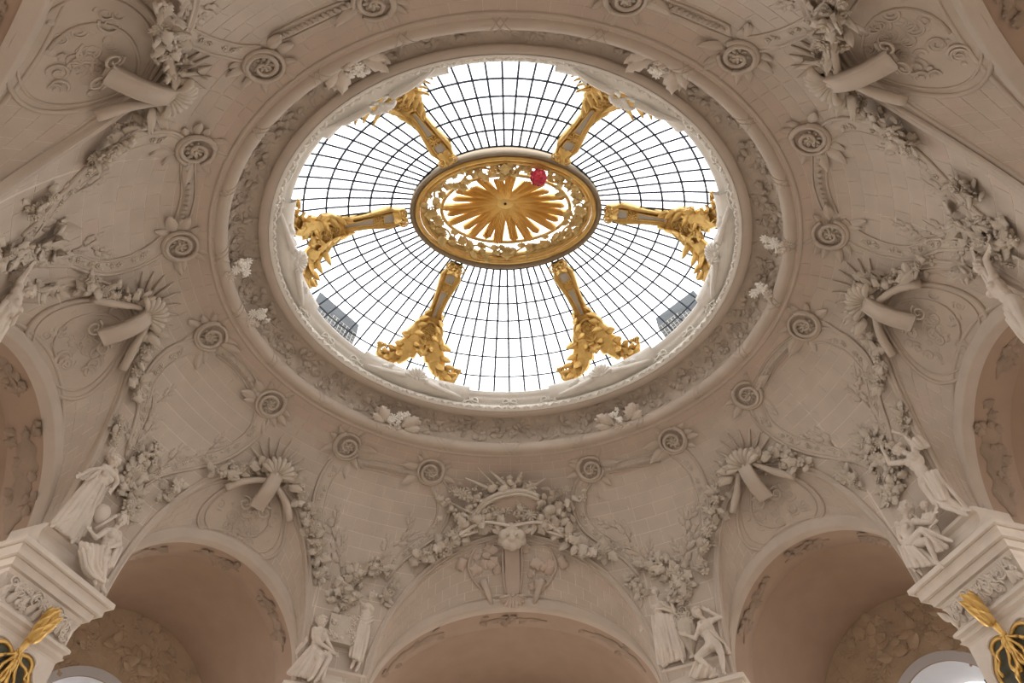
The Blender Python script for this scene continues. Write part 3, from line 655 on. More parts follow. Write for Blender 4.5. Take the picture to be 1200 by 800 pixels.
# sunburst
TS = thing('sunburst', (0, -.22, 19.9), 'gilt oval sunburst of pleated rays with a dark centre dot', 'sunburst')
ctr = at_plane(592, 236, (0, 0, 1), 20.1); nr = 24
for i in range(nr):
    p0 = 2 * PI * (i + .5) / nr + random.uniform(-.03, .03); R = (1.0, .90, .97, .86, .99, .93)[i % 6]
    pk = math.atan2(math.sin(p0), math.cos(p0) * 1.0); rx, ry = 1.95 * R, 1.17 * R; hwd = .092
    mb = MB(); G = []; nq = 6
    for j in range(-nq, nq + 1):
        x = j / nq; tip = 1 - .05 * abs(x) - .05 * (j % 2); cr = .045 * (j % 2)
        o = np.array([rx * math.cos(p0 + x * hwd) * tip, ry * math.sin(p0 + x * hwd) * tip, 19.84])
        row = []
        for f in (.04, .3, .55, .8, 1.):
            q_ = ctr * (1 - f) + o * f; e = np.array([-rx * math.sin(p0), ry * math.cos(p0), 0]) * hwd * x * (.5 * (1 - f))
            row.append(q_ + e + np.array([0, 0, -.10 * (1 - f) - (.09 * (1 - abs(x)) + cr) * f + .03 * (i % 2)]))
        G.append(row)
    mb.grid(G); mb.grid([[v + np.array([0, 0, .05]) for v in g[::-1]] for g in G]); mb.obj('ray', 'sungold', TS, smooth=False)
MB().ball(ctr - [0, 0, .10], (.34, .24, .05), 6, 24).obj('disc', 'sungold', TS)
MB().ball(ctr - [0, 0, .16], (.045, .045, .03), 4, 8).obj('dot', 'lead', TS)
# crimson ball
P = at_plane(631, 208, (0, 0, 1), 19.45); TR = thing('ball', P, 'crimson rose-like ball hanging on the upper right of the gilt wreath', 'ball')
MB().ball(P, .22, 10, 14).obj('core', 'red', TR)
for i in range(34):
    z = 1 - 2 * (i + .5) / 34; a = i * 2.39996; N = np.array([math.sqrt(1 - z * z) * math.cos(a), math.sqrt(1 - z * z) * math.sin(a), z]); inst('petal', 'petal', 'red', P + N * .2 - frame(N, a)[1] * .08, N, .17, TR, a)
# dark louvred plant outside the glass
for nm, uv, bl_ in (('lower left', [(372, 352), (418, 391), (411, 408), (364, 366)], (368, 352)), ('lower right', [(816, 350), (771, 383), (782, 398), (826, 362)], (821, 350))):
    q = [at_plane(u, v, (0, 0, 1), z) for (u, v), z in zip(uv, (20.0, 20.0, 19.2, 19.2))]
    T = thing('rooftop_vent', (q[0] + q[2]) / 2, f'dark meshed rooftop vent seen through the {nm} glazing', 'vent', 'vents outside the skylight')
    N = nrm(np.cross(q[1] - q[0], q[3] - q[0])); up = np.array([0, 0, .5])
    MB().add([*q, *[v + up for v in q]], [(0, 1, 2, 3), (7, 6, 5, 4), (0, 4, 5, 1), (1, 5, 6, 2), (2, 6, 7, 3), (3, 7, 4, 0)]).obj('housing', 'mesh', T, smooth=False)
    g_ = MB()
    for f in np.linspace(0, 1, 13): g_.tube([q[0] * (1 - f) + q[1] * f - up * .06, q[3] * (1 - f) + q[2] * f - up * .06], .012, 4)
    for f in np.linspace(0, 1, 6): g_.tube([q[0] * (1 - f) + q[3] * f - up * .06, q[1] * (1 - f) + q[2] * f - up * .06], .012, 4)
    g_.obj('grille', 'grey', T)
    b0 = q[0] * .5 + q[3] * .5; e = nrm(q[0] - q[1]) * .28; MB().add([q[0], q[3], q[3] + e, q[0] + e * .9, *[v + up for v in (q[0], q[3], q[3] + e, q[0] + e * .9)]], [(3, 2, 1, 0), (4, 5, 6, 7), (0, 1, 5, 4), (1, 2, 6, 5), (2, 3, 7, 6), (3, 0, 4, 7)]).obj('hood', 'blue', T, smooth=False)
# ================================================================== PIERS
def npl(n): return nrm(np.array([n[0], n[1], 0.]))
PB = dict(c=np.array([9.54, 2.81, 0.]), n=npl((.945, .328)), K=10.05, hw=.98)
PA = dict(c=np.array([4.6, 8.1, 0.]), n=npl((.46, .885)), K=9.65, hw=.98)
def pier_frame(pd, sx, sy):
    m = np.array([sx, sy, 1.]); n = pd['n'] * m; t = np.array([-n[1], n[0], 0.]); lc = pd['c'] * m
    return n, t, float(t @ lc)
class WFr:
    def __init__(s, pd, sx, sy): s.n, s.t, s.t0 = pier_frame(pd, sx, sy); s.K = pd['K']; s.hw = pd['hw']
    def P(s, lat, z, out=0.): return s.n * (s.K - out) + s.t * (s.t0 + lat) + np.array([0, 0, z])
    def px(s, u, v, out=0.): return at_plane(u, v, s.n, s.K - out)
PN = {'B11': 'right front', 'B-11': 'left front', 'A11': 'front right', 'A-11': 'front left', 'B1-1': 'right back', 'B-1-1': 'left back', 'A1-1': 'back right', 'A-1-1': 'back left'}
def adj(kind, sx, sy):
    fb = 'front' if sy > 0 else 'back'; lr = 'right' if sx > 0 else 'left'
    return (LUN[fb + '_' + lr], LUN[lr] if kind == 'B' else LUN[fb])
def jamb(L, near_pt, d):
    c = [L['n'] * (L['k'] + d) + L['t'] * (L['t0'] + s * (L['hw'] if s > 0 else L.get('hA', L['hw']))) for s in (-1, 1)]
    return min(c, key=lambda q: np.linalg.norm(q - near_pt))
WALLS = {}
for kind, pd in (('A', PA), ('B', PB)):
    for sx in (1, -1):
        for sy in (1, -1):
            w = WFr((dict(pd, K=pd['K'] + 1.6, hw=.5) if kind == 'A' else dict(pd, c=np.array([9.35, 3.35, 0.]))) if sy < 0 else pd, sx, sy); WALLS[kind, sx, sy] = w; L1, L2 = adj(kind, sx, sy)
            f0, f1 = w.P(-w.hw, 0), w.P(w.hw, 0); c = (f0 + f1) / 2
            j1, j1b, j2, j2b = jamb(L1, c, -.2), jamb(L1, c, .9), jamb(L2, c, -.2), jamb(L2, c, .9)
            if np.linalg.norm(f0 - j1) > np.linalg.norm(f1 - j1): f0, f1 = f1, f0
            poly = [j1b, j1, f0, f1, j2, j2b]
            pier = MB().grid([[p + np.array([0, 0, z]) for p in (f0, f1)] for z in (9.5, 4., -1.6)]).obj('pier', 'statue', smooth=False, kind='structure')
            po = MB(); po.grid([[p + np.array([0, 0, z]) for p in poly[1:3]] for z in (9.5, 4., -1.6)]); po.grid([[p + np.array([0, 0, z]) for p in poly[3:5]] for z in (9.5, 4., -1.6)])
            po.add([p + np.array([0, 0, 9.5]) for p in poly], [tuple(range(6))]); po.obj('pier_flank', 'plain', pier, smooth=False)
            if sy < 0 and kind == 'A': continue
            # cornice, capital bell and necking
            H = 9.35; prof = [(.0, H + .3), (.44, H + .03), (.49, H), (.49, H - .11), (.44, H - .12), (.38, H - .10), (.36, H - .2), (.36, H - .32), (.29, H - .33), (.24, H - .31), (.22, H - .4), (.20, H - .47), (.10, H - .47), (.08, H - .55), (.10, 8.78), (.04, 8.72), (.02, 8.3), (.1, 8.24), (.14, 8.2), (.14, 8.14), (.06, 8.1), (.06, 8.04), (.10, 8.0), (.02, 7.94), (0., 7.9)]
            G = []
            for e, z in prof: G.append([w.P(-w.hw - e * .75, z, -1.3), w.P(-w.hw - e * .75, z, e), w.P(w.hw + e * .75, z, e), w.P(w.hw + e * .75, z, -1.3)])
            MB().grid(G).obj('capital_moulding', 'statue', pier, smooth=False)
            # concave plinth under the figures
            G = []
            for e, z in ((.34, H + .02), (.3, H + .12), (.12, H + .3), (.04, H + .5), (.04, H + .62), (.14, H + .68), (.16, H + .74), (.05, H + .78), (-.6, H + .8)):
                G.append([w.P(-w.hw * .86, z, -.9), w.P(-w.hw * .86, z, e), w.P(w.hw * .86, z, e), w.P(w.hw * .86, z, -.9)])
            MB().grid(G).obj('plinth', 'statue', pier, smooth=False)
            if sy < 0: continue
            for k in range(-4, 5):
                for r_ in (0, 1):
                    q = w.P(k * .23 + .1 * r_, 8.3 + .2 * r_, .06); inst('leafcurl', 'acanthus_leaf', 'statue', q, -w.n, .24, pier, random.uniform(-.6, .6))
            for k in (-.62, -.2, .2, .62): inst('scroll' if k > 0 else 'scrollm', 'scroll', 'statue', w.P(k, 8.58, .12), -w.n, .16, pier, random.uniform(-1, 1))
            for k in range(34): inst(random.choice(['blossom', 'leaf', 'rosette', 'scroll']), 'blossom', 'statue', w.P(random.uniform(-.95, .95), random.uniform(8.3, 8.75), .12), -w.n, .13, pier)
            if kind == 'B':
                T = thing('gilt_plaque', w.P(0, 7.0, 0), f'dark olive marble plaque in a scalloped gilt frame high on the {PN["B%d%d" % (sx, sy)].split()[0]} pier', 'plaque', 'gilt plaques on the piers')
                oc = [(0, 7.52), (.08, 7.60), (.2, 7.68), (.36, 7.68), (.47, 7.58), (.47, 7.44), (.55, 7.3), (.62, 7.1), (.62, 6.3), (.5, 6.0), (0, 5.8)]
                half = spline([(x, z, 0) for x, z in oc], 40); out = [(x, z) for x, z, _ in half] + [(-x, z) for x, z, _ in half[::-1]][1:-1]
                pl = MB().add([w.P(x, z, .03) for x, z in out] + [w.P(0, 6.9, .03)], [(i, (i + 1) % len(out), len(out)) for i in range(len(out))]); pl.obj('panel', 'olive', T, smooth=False)
                P_ = [w.P(x, z, .05) for x, z in out]; MB().tube(P_ + [P_[0]], .045, 6, cap=False).obj('frame', 'gold', T)
                P_ = [w.P(x * 1.18, z + .1, .03) for x, z in out]; MB().tube(P_ + [P_[0]], .035, 5, cap=False).obj('outer_moulding', 'statue', T)
                T = thing('gilt_plume', w.P(0, 7.7, .1), f'gilt plume with knotted gilt ribbons above the plaque on the {PN["B%d%d" % (sx, sy)].split()[0]} pier', 'ornament', 'gilt plumes on the piers')
                ax = w.t * (.16 * (1 if sx < 0 else 1) * (-sx * -1 if False else 1)) * (1. if (w.t @ np.array([0, 1., 0])) > 0 else -1.) + np.array([0, 0, .95]); ax = nrm(ax)
                b0 = w.P(0, 7.62, .12); side = nrm(np.cross(ax, -w.n)); G = []
                for f in np.linspace(0, 1, 14):
                    r_ = np.interp(f, [0, .15, .5, .8, 1], [.04, .07, .09, .12, .07]); cpt = b0 + ax * f * .98 - w.n * (.02 + .12 * f)
                    G.append([cpt + side * r_ * math.cos(a) - w.n * r_ * .6 * math.sin(a) * (1 + .12 * math.sin(5 * a)) for a in np.arange(12) * PI / 6])
                MB().grid(G, cv=True).obj('stem', 'gold', T)
                for f, x, a, sc in ((.4, -.05, .2, .3), (.4, .05, -.2, .3), (.6, 0, 0, .32), (.62, -.07, .3, .26), (.62, .07, -.3, .26), (.2, -.03, .12, .28), (.2, .03, -.12, .28), (.78, 0, .2, .2), (.72, -.08, .5, .2), (.72, .08, -.5, .2)):
                    inst('leafcurl', 'leaf', 'gold', b0 + ax * f + side * x - w.n * (.12 + .1 * f), -w.n, sc, T, a, ax)
                inst('rosette', 'knot', 'gold', w.P(0, 7.6, .14), -w.n, .14, T)
                for s_ in (-1, 1):
                    for pts, rr_ in ((((0, 7.58), (.12, 7.4), (.2, 7.15), (.12, 6.95), (.04, 7.1), (.02, 7.4)), .04), (((0, 7.58), (.22, 7.48), (.42, 7.3), (.5, 7.05)), .035), (((.02, 7.5), (.06, 7.2), (.16, 6.9), (.3, 6.7), (.34, 6.4)), .045)):
                        p_ = spline([(x * s_, z, 0) for x, z in pts], 22); MB().tube([w.P(x, z, .12 + .04 * math.sin(i * .8)) for i, (x, z, _) in enumerate(p_)], rr_ * (1 + .25 * np.sin(np.arange(22) * 1.3)), 6).obj('ribbon', 'gold', T)

# ================================================================== ORNAMENT ON THE VAULT
QUAD = [(-1, 1), (1, 1), (-1, -1), (1, -1)]
def qn(sx, sy): return ('lower' if sy > 0 else 'upper') + ' ' + ('left' if sx < 0 else 'right')
def trace(px, n=24, off=0.):          # photo pixels on the left front quarter -> smooth curve on the cove
    pts = np.array([cast(u, v)[0] for u, v in px]); pts[:, 0] *= np.sign(-pts[0, 0]) * -1 if False else 1
    c = spline(pts, n); return np.array([onvault(p)[0] for p in c])
def mir(c, sx, sy): return c * np.array([-sx, sy, 1.])   # traced on the left (x<0), front
def VNs(c): return np.array([onvault(p)[1] for p in c])
FR = {
 'B': dict(arms=[[(250, 398), (225, 397), (200, 406), (183, 420), (170, 438), (163, 462), (160, 485), (152, 512), (147, 535)],
                 [(318, 474), (312, 497), (300, 514), (275, 533), (245, 545), (215, 551), (187, 558), (168, 570)]],
           top=[(258, 404), (275, 416), (292, 433), (306, 456), (312, 466)], vol=[(247, 393), (317, 472)], c=(225, 490), foot=(155, 558),
           spr=[((150, 540), (195, 452), -1), ((160, 560), (270, 520), 1)]),
 'A': dict(arms=[[(405, 525), (388, 538), (374, 560), (366, 590), (366, 620), (371, 650), (380, 680)],
                 [(508, 552), (524, 570), (527, 600), (515, 625), (492, 643), (470, 660), (452, 680)]],
           top=[(418, 536), (440, 539), (465, 544), (493, 551)], vol=[(407, 522), (505, 552)], c=(440, 600), foot=(415, 675),
           spr=[((400, 672), (388, 600), -1), ((430, 675), (490, 610), 1)])}
for kd, F in FR.items():
    arms = [trace(a, 36) for a in F['arms']]; top = trace(F['top'], 16); ctr_ = cast(*F['c'])[0]
    for sx, sy in QUAD:
        cc = mir(ctr_, sx, sy)
        if not visible(cc, 120): continue
        T = thing('cartouche_frame', onvault(cc)[0], f'carved cartouche frame with two rosette volutes, {"beside" if kd == "B" else "nearer"} the ' + ({'B': f'{"left" if sx < 0 else "right"} side of the vault, {"lower" if sy > 0 else "upper"} one', 'A': f'{"bottom" if sy > 0 else "top"} of the picture, {"left" if sx < 0 else "right"} one'}[kd]), 'frame', 'cartouche frames of the pendentives')
        for a in arms:
            c = mir(a, sx, sy); N = VNs(c); ct = cc; dirs = np.array([nrm(ct - p - n_ * ((ct - p) @ n_)) for p, n_ in zip(c, N)])
            for o, r_ in ((0, .045), (.42, .028), (.1, .02)):
                p_ = [onvault(p + d * o * (1 - .6 * (i / 35) ** 2), .02)[0] for i, (p, d) in enumerate(zip(c, dirs))]
                MB().tube(p_, r_, 5).obj('rim', 'stone', T)
            G = [[onvault(p + d * (o * (1 - .6 * (i / 35) ** 2)), h)[0] for o, h in ((-.02, -.02), (.02, .03), (.2, .035), (.4, .03), (.44, -.02))] for i, (p, d) in enumerate(zip(c, dirs))]
            MB().grid(G).obj('band', 'stone', T)
            for i in range(5, 35, 1):
                if i % 6 == 5: continue
                p, n_ = onvault(c[i] + dirs[i] * (.27 * (1 - .6 * (i / 35) ** 2)), .03); inst('blossom' if i % 2 else 'petal', 'flower', 'carve', p, n_, .12, T, i * 1.3)
        c = mir(top, sx, sy); N = VNs(c); dirs = np.array([nrm(cc - p) for p in c])
        for o, r_ in ((-.02, .03), (.34, .03)): MB().tube([onvault(p + d * o, .02)[0] for p, d in zip(c, dirs)], r_, 5).obj('rim', 'stone', T)
        sc_ = MB().grid([[onvault(p + d * o, h)[0] for o, h in ((0, -.02), (.03, .03), (.3, .03), (.34, -.02))] for p, d in zip(c, dirs)]); sc_.obj('band', 'stone', T)
        for i in range(1, 15):
            p, n_ = onvault(c[i] + dirs[i] * .17, .03); inst('leaf', 'scale_leaf', 'stone', p, n_, .22, T, 0, c[min(15, i + 1)] - c[i - 1])
        for q, vx in enumerate(F['vol']):
            P, N = cast(*vx); P = mir(P, sx, sy); P, N = onvault(P, .04); d = nrm(cc - P); sg = (1 if q else -1) * sx * sy
            inst('rosette', 'rosette', 'carve', P, N, .30, T); inst('scroll' if sg > 0 else 'scrollm', 'volute', 'stone', P, N, .42, T, 1.2 * sg, -d)
            rim = np.array([P + (frame(N)[0] * math.cos(a) + frame(N)[1] * math.sin(a)) * .40 + N * .05 for a in np.linspace(.6, 2 * PI - .2, 20)]); MB().tube(rim, .05, 5).obj('volute_rim', 'stone', T)
            for a, s_, l in ((0, 0, .34), (.5, .1, .34), (-.5, -.1, .34), (1.05, 0, .42), (-1.05, 0, .42), (1.6, 0, .34), (-1.6, 0, .34), (2.2, .1, .5), (-2.2, .1, .5), (3.0, 0, .4), (2.7, 0, .55)):
                X, Y, Z = frame(N, a, -d); inst('leafcurl', 'acanthus_leaf', 'stone', P + Y * .28 - N * .03, N, (l * .8, l * 1.25, l * .6), T, a + random.uniform(-.5, .5), -d)
        for (b, e, s_) in F['spr']:
            b3, e3 = mir(trace([b, ((b[0] + e[0]) / 2 + 6 * s_, (b[1] + e[1]) / 2 - 2), e], 9), sx, sy)[[0, -1]]
            for f, q, a in ((0, .9, 0), (.25, .8, .35), (.5, .8, -.3), (.75, .62, .4), (.15, .6, -.8)):
                P, N = onvault(b3 * (1 - f) + e3 * f, .0); inst('sprig', 'leaf_spray', 'stone', P, N, (q * .9, q * 1.25, q * .7), T, a * s_, e3 - b3)
# garlands
def garland(pts3, label, group, wid=.25, dens=24, hgt=.32, m='carve', name='garland', big=.2, N=None):
    c = spline(pts3, 40); L_ = np.linalg.norm(np.diff(c, axis=0), axis=1).sum(); n = int(L_ * dens)
    T = thing(name, c[0], label, name, group)
    for i in range(n):
        f = (i + .5) / n; j = min(39, int(f * 40)); P, Nn = onvault(c[j]); 
        if N is not None: P, Nn = c[j], nrm(N)
        X, Y, Z = frame(Nn, random.uniform(-PI, PI)); w_ = wid * (.55 + .6 * math.sin(PI * min(1, f * 1.15)) ) ; r_ = abs(random.gauss(0, .5)); r_ = min(r_, 1)
        P = P + X * r_ * w_ + Nn * (.04 + hgt * (1 - r_) * random.uniform(.5, 1.1)); k = random.choice(['blossom', 'fruit', 'leaf', 'leafcurl', 'petal', 'rosette', 'leaf'])
        tilt = nrm(Nn + X * r_ * .9); inst(k, {'leafcurl': 'leaf', 'leaf': 'leaf', 'petal': 'leaf', 'fruit': 'fruit'}.get(k, 'blossom'), m, P, tilt, big * random.uniform(.7, 1.15) * (1.6 if k in ('leaf', 'petal', 'leafcurl') else 1), T, random.uniform(-PI, PI))
    return T
def q3(px, sx, sy): return mir(np.array([cast(u, v)[0] for u, v in px]), sx, sy)
for sx, sy in QUAD:
    s_ = qn(sx, sy)
    g1 = [(322, 548), (300, 546), (280, 549), (262, 553), (246, 556)]; g2 = [(330, 548), (345, 565), (354, 590), (361, 615), (366, 635), (372, 655)]
    if visible(q3(g1, sx, sy)[2], 120):
        garland(q3(g1, sx, sy), f'stone flower garland on the {s_} lunette rim, running towards the side', 'garlands on the lunette rims')
        garland(q3(g2, sx, sy), f'stone flower garland on the {s_} lunette rim, running towards the middle', 'garlands on the lunette rims')
    g3 = [(186, 372), (172, 395), (161, 420), (155, 445), (158, 465)]
    garland(q3(g3, sx, sy), f'stone flower garland on the {"left" if sx < 0 else "right"} side lunette, {"lower" if sy > 0 else "upper"} half', 'garlands on the side lunettes')
    for px, w_ in (([(135, 490), (132, 505), (128, 520)], 'side'), ([(208, 568), (198, 575), (186, 584)], 'inner')):
        if visible(q3(px, sx, sy)[1], 60): garland(q3(px, sx, sy), f'fruit cluster hanging beside the {s_} statue group, {w_} one', 'fruit clusters by the statue groups', .16, 45, .18, big=.15, name='fruit_cluster')
    # bouquets behind the heads of the figures
    px = [(178, 532), (160, 545), (148, 560), (150, 585), (146, 600)]
    if visible(q3(px, sx, sy)[2], 60): garland(q3(px, sx, sy), f'wide stone rose bush behind the figures of the {"left" if sx < 0 else "right"} {"front" if sy > 0 else "back"} pier', 'rose bushes behind the statues', .5, 44, .14, big=.21, name='rose_bush')
for sx in (-1, 1):
    w_ = 'left' if sx < 0 else 'right'
    garland(q3([(585, 602), (562, 612), (545, 622), (528, 636), (508, 650), (488, 652)], sx, 1), f'stone flower garland {w_} of the central mask and trophy', 'garlands of the central trophy', .3, 34, .42, big=.23)
    for px, k in (([(377, 650), (375, 668), (374, 680)], 'outer'), ([(462, 682), (455, 695), (448, 706)], 'inner')):
        garland(q3(px, sx, 1), f'fruit cluster above the {w_} bottom statue pair, {k} one', 'fruit clusters by the statue groups', .14, 45, .16, big=.14, name='fruit_cluster')
    garland(q3([(448, 668), (425, 668), (410, 680), (398, 690), (412, 700), (400, 712)], sx, 1), f'wide stone rose bush above the {w_} bottom statue pair', 'rose bushes behind the statues', .36, 36, .14, big=.2, name='rose_bush')

# keystones: shell, fan of rays, console plank and horn scrolls
def key_ornament(L, label, apx, ln=1.0, ang=0.):
    i = 30; P0, N0 = VS(*L['ps'][30], .06), VN(*L['ps'][30]); up = nrm(VS(L['ps'][30][0], L['ps'][30][1] + .05) - VS(*L['ps'][30])); lat = np.cross(up, N0)
    T = thing('keystone_ornament', P0, label, 'ornament', 'shell keystones of the lunettes')
    inst('shell', 'shell', 'carve', P0 + N0 * .25, N0, .55, T, 0, up)
    for k in range(9):
        a = (k - 4) * .28; P, N = onvault(P0 + up * .5 * math.cos(a) + lat * .5 * math.sin(a), .02); d = up * math.cos(a) + lat * math.sin(a)
        q, _ = onvault(P + d * (.75 - .05 * abs(k - 4)), .02); MB().tube([P, (P + q) / 2 + N0 * .02, q], [.05, .045, .015], 5).obj('ray', 'stone', T)
    # plank from the shell down over the oval
    A_, B_ = P0 + N0 * .38 + up * .1, tp(L, PI / 2, .42, .25); G = []
    for f in np.linspace(0, 1, 12):
        c = A_ * (1 - f) + B_ * f + N0 * .16 * math.sin(PI * f); w_ = .19 + .03 * f; n_ = nrm(np.cross(lat, B_ - A_)); n_ = n_ if n_ @ N0 > 0 else -n_
        G.append([c + lat * w_ * x + n_ * o for x, o in ((-1, -.1), (-1, .04), (-.85, .07), (-.7, .03), (.7, .03), (.85, .07), (1, .04), (1, -.1), (0, -.12))])
    b = MB().grid(G, cv=True); b.F.append(tuple(range(9))); b.F.append(tuple(99 + k for k in range(9))[::-1]); b.obj('console', 'stone', T)
    for s in (-1, 1):
        c_ = [P0 + N0 * .3 + lat * s * .25, tp(L, PI / 2 - s * .25, .12, .28), tp(L, PI / 2 - s * .42, .2, .2)]
        MB().tube(spline(c_, 12), np.interp(np.linspace(0, 1, 12), [0, .6, 1], [.06, .11, .10]), 10).obj('horn', 'stone', T)
        for k in range(4): inst('leafcurl', 'leaf', 'carve', P0 + N0 * .3 + lat * s * (.25 + .1 * k) + up * .12 * (k % 2), N0, .4, T, -s * (.7 + .5 * k), up)
        inst('scroll' if s > 0 else 'scrollm', 'volute', 'stone', B_ + lat * s * .3 + N0 * -.06, -nrm(B_ - P0 - N0) * 0 + N0, .2, T, s)
    return T
for k in ('front_left', 'front_right', 'left', 'right', 'back_left', 'back_right'):
    w_ = {'front_left': 'lower left', 'front_right': 'lower right', 'left': 'left side', 'right': 'right side', 'back_left': 'upper left', 'back_right': 'upper right'}[k]
    key_ornament(LUN[k], f'carved shell keystone with rays and a hanging plank, {w_} lunette', 0)
    L = LUN[k]; T = thing('oval_relief', tp(L, PI / 2, .55), f'oval medallion with faint carved arms on the {w_} lunette', 'relief', 'oval reliefs of the lunettes')
    th = np.linspace(0, 2 * PI, 49)[:-1]; R_ = 2.5
    def om(r, a, off, L=L): return tp(L, PI / 2 + r * 1.12 * math.cos(a) / (R_ * .95), .52 + r * .46 * math.sin(a), off)
    for r, tk in ((1., .05), (.87, .028)):
        pts = [om(r, a, .02) for a in th]; MB().tube(pts + [pts[0]], tk, 6, cap=False).obj('rim', 'tan', T)
    MB().grid([[om(r, a, .012 if r < .95 else .02) for r in (.02, .5, .87, .95, 1.0)] for a in th], cu=True).obj('ground', 'tan', T)
    for i in range(44):
        a, r = random.uniform(0, 2 * PI), random.uniform(.05, .72); P = om(r, a, .012); N = tn(L, PI / 2, .5); inst(random.choice(['leaf', 'scroll', 'petal', 'scrollm']), 'relief_leaf', 'tan', P, N, (q_ := random.uniform(.12, .22), q_, q_ * .45), T, random.uniform(-3, 3))
    for pts in ([(.55, PI * .5), (.5, .3), (.6, -.9), (.75, -PI / 2), (.6, -PI + .9), (.5, PI - .3), (.55, PI * .5)],):
        MB().tube([om(r, a, .02) for r, a, _ in spline([(r, a if a > -PI * .51 or True else a, 0) for r, a in pts[:4]], 14)], .035, 5).obj('shield_edge', 'tan', T)

# central trophy over the front lunette
Lf = LUN['front']; P0, N0 = VS(*Lf['ps'][30], .05), VN(*Lf['ps'][30]); up = nrm(VS(Lf['ps'][30][0], Lf['ps'][30][1] + .05) - VS(*Lf['ps'][30])); lat = nrm(np.cross(up, N0))
def ft(u, v, off=.15): return cast(u, v, off)[0]
T = thing('central_trophy', P0, 'carved trophy of shield, crown, arms and leaves above the bottom arch mask', 'relief')
bow = spline([ft(556, 604, .3), ft(568, 588, .38), ft(588, 578, .4), ft(612, 575, .4), ft(632, 582, .38)], 20)
MB().tube(bow, .085, 7).obj('shield_rim', 'carve', T); MB().tube(bow + N0 * .06 - up * .12, .05, 6).obj('shield_rim', 'carve', T)
sh_ = [[b_ * (1 - f) + (ft(598, 612, .12) + (b_ - bow[10]) * .55) * f for f in np.linspace(0, 1, 6)] for b_ in bow]; MB().grid(sh_).obj('shield', 'pink', T)
for (a, b, r_) in (((545, 560), (580, 575), .05), ((640, 560), (612, 578), .05), ((536, 596), (580, 610), .06), ((665, 592), (630, 608), .06), ((520, 585), (575, 612), .035), ((682, 580), (625, 612), .035), ((560, 548), (590, 580), .03), ((575, 552), (600, 575), .06), ((612, 553), (598, 575), .04)):
    MB().tube([ft(*a, .2), ft((a[0] + b[0]) / 2, (a[1] + b[1]) / 2, .32), ft(*b, .3)], [r_ * .5, r_, r_], 6).obj('spear', 'carve', T)
random.seed(11)
for (u, v, n_, sp, sc) in ((595, 568, 16, 14, .26), (560, 588, 22, 16, .30), (640, 588, 22, 16, .30), (545, 604, 18, 12, .27), (654, 602, 18, 12, .27), (600, 612, 16, 22, .24), (575, 602, 10, 10, .24), (628, 602, 10, 10, .24), (530, 580, 8, 12, .24), (668, 578, 8, 12, .24)):
    for k in range(n_):
        P, N = cast(u + random.gauss(0, sp), v + random.gauss(0, sp * .5)); inst(random.choice(['leaf', 'leafcurl', 'blossom', 'fruit', 'petal', 'leafcurl', 'rosette']), 'leaf', 'carve', P + N * random.uniform(.1, .34), N + lat * random.uniform(-.4, .4), sc * random.uniform(.7, 1.1), T, random.uniform(-PI, PI))
for u, v, r_ in ((577, 570, .13), (590, 572, .15), (604, 576, .12), (566, 598, .14), (645, 598, .17), (655, 592, .12), (598, 562, .10)):
    P, N = cast(u, v); MB().ball(P + N * .3, (r_ * 1.3, r_, r_), 8, 10, *frame(N, random.uniform(-1, 1))).obj('boss', 'carve', T)
T = thing('lion_mask', P0, 'grotesque lion mask with puffed cheeks at the crown of the bottom arch', 'mask')
Mc = ft(600, 632, .42)
mk = MB()
for x, y, z, r_ in ((0, .12, .0, .24), (-.22, .12, .04, .20), (.22, .12, .04, .20), (-.14, -.14, .08, .17), (.14, -.14, .08, .17), (0, -.22, .14, .15), (0, .0, .18, .13), (-.3, -.05, -.02, .15), (.3, -.05, -.02, .15), (0, .3, -.02, .22)):
    mk.ball(Mc + lat * x + up * y + N0 * z, (r_, r_, r_ * .9), 8, 12, lat, up, N0)
o = mk.obj('face', 'carve', T); md = o.modifiers.new('r', 'REMESH'); md.mode = 'VOXEL'; md.voxel_size = .025; md.use_smooth_shade = True
for x in (-.13, .13): MB().ball(Mc + lat * x + up * .1 + N0 * .23, .05, 6, 8).obj('eye', 'carve', T)
for x, a in ((-.3, 1.5), (.3, -1.5), (-.25, 1.0), (.25, -1.0)): inst('leafcurl', 'mane_leaf', 'statue', Mc + lat * x + up * .25 - N0 * .1, N0, .3, T, a, up)
for s in (-1, 1): MB().tube(spline([Mc + up * .4 + lat * s * .05 + N0 * .1, ft(600 + s * 35, 612, .4), ft(600 + s * 62, 628, .35), ft(600 + s * 40, 622, .3)], 16), .05, 6).obj('ribbon', 'statue', T)
# lyre-shaped relief under the mask
T = thing('lyre_relief', tp(Lf, PI / 2, .4), 'low lyre-shaped relief with quivers hanging below the mask on the bottom lunette', 'relief')
for s in (-1, 1):
    def lt(x, w, off=.03): return tp(Lf, PI / 2 - s * x / 4.0, w, off)
    MB().tube(spline([lt(1.15, .08), lt(1.35, .3), lt(1.15, .55), lt(.85, .72), lt(.62, .88)], 24), .04, 6).obj('side_curve', 'pink', T)
    MB().tube(spline([lt(.3, .1, .05), lt(.28, .5, .06), lt(.2, .8, .05)], 12), .035, 6).obj('side_curve', 'pink', T)
    MB().tube([lt(.9, .55, .08), lt(.62, .9, .08)], [.12, .07], 8).obj('quiver', 'stone', T); MB().tube([lt(1.5, .18, .05), lt(1.65, .3, .05)], [.13, .15], 8).obj('quiver', 'pink', T)
    for k in range(9): inst(random.choice(['leaf', 'petal']), 'leaf', 'pink', lt(random.uniform(.35, 1.05), random.uniform(.15, .75), .02), tn(Lf, PI / 2, .5), random.uniform(.3, .45), T, random.uniform(-2, 2))
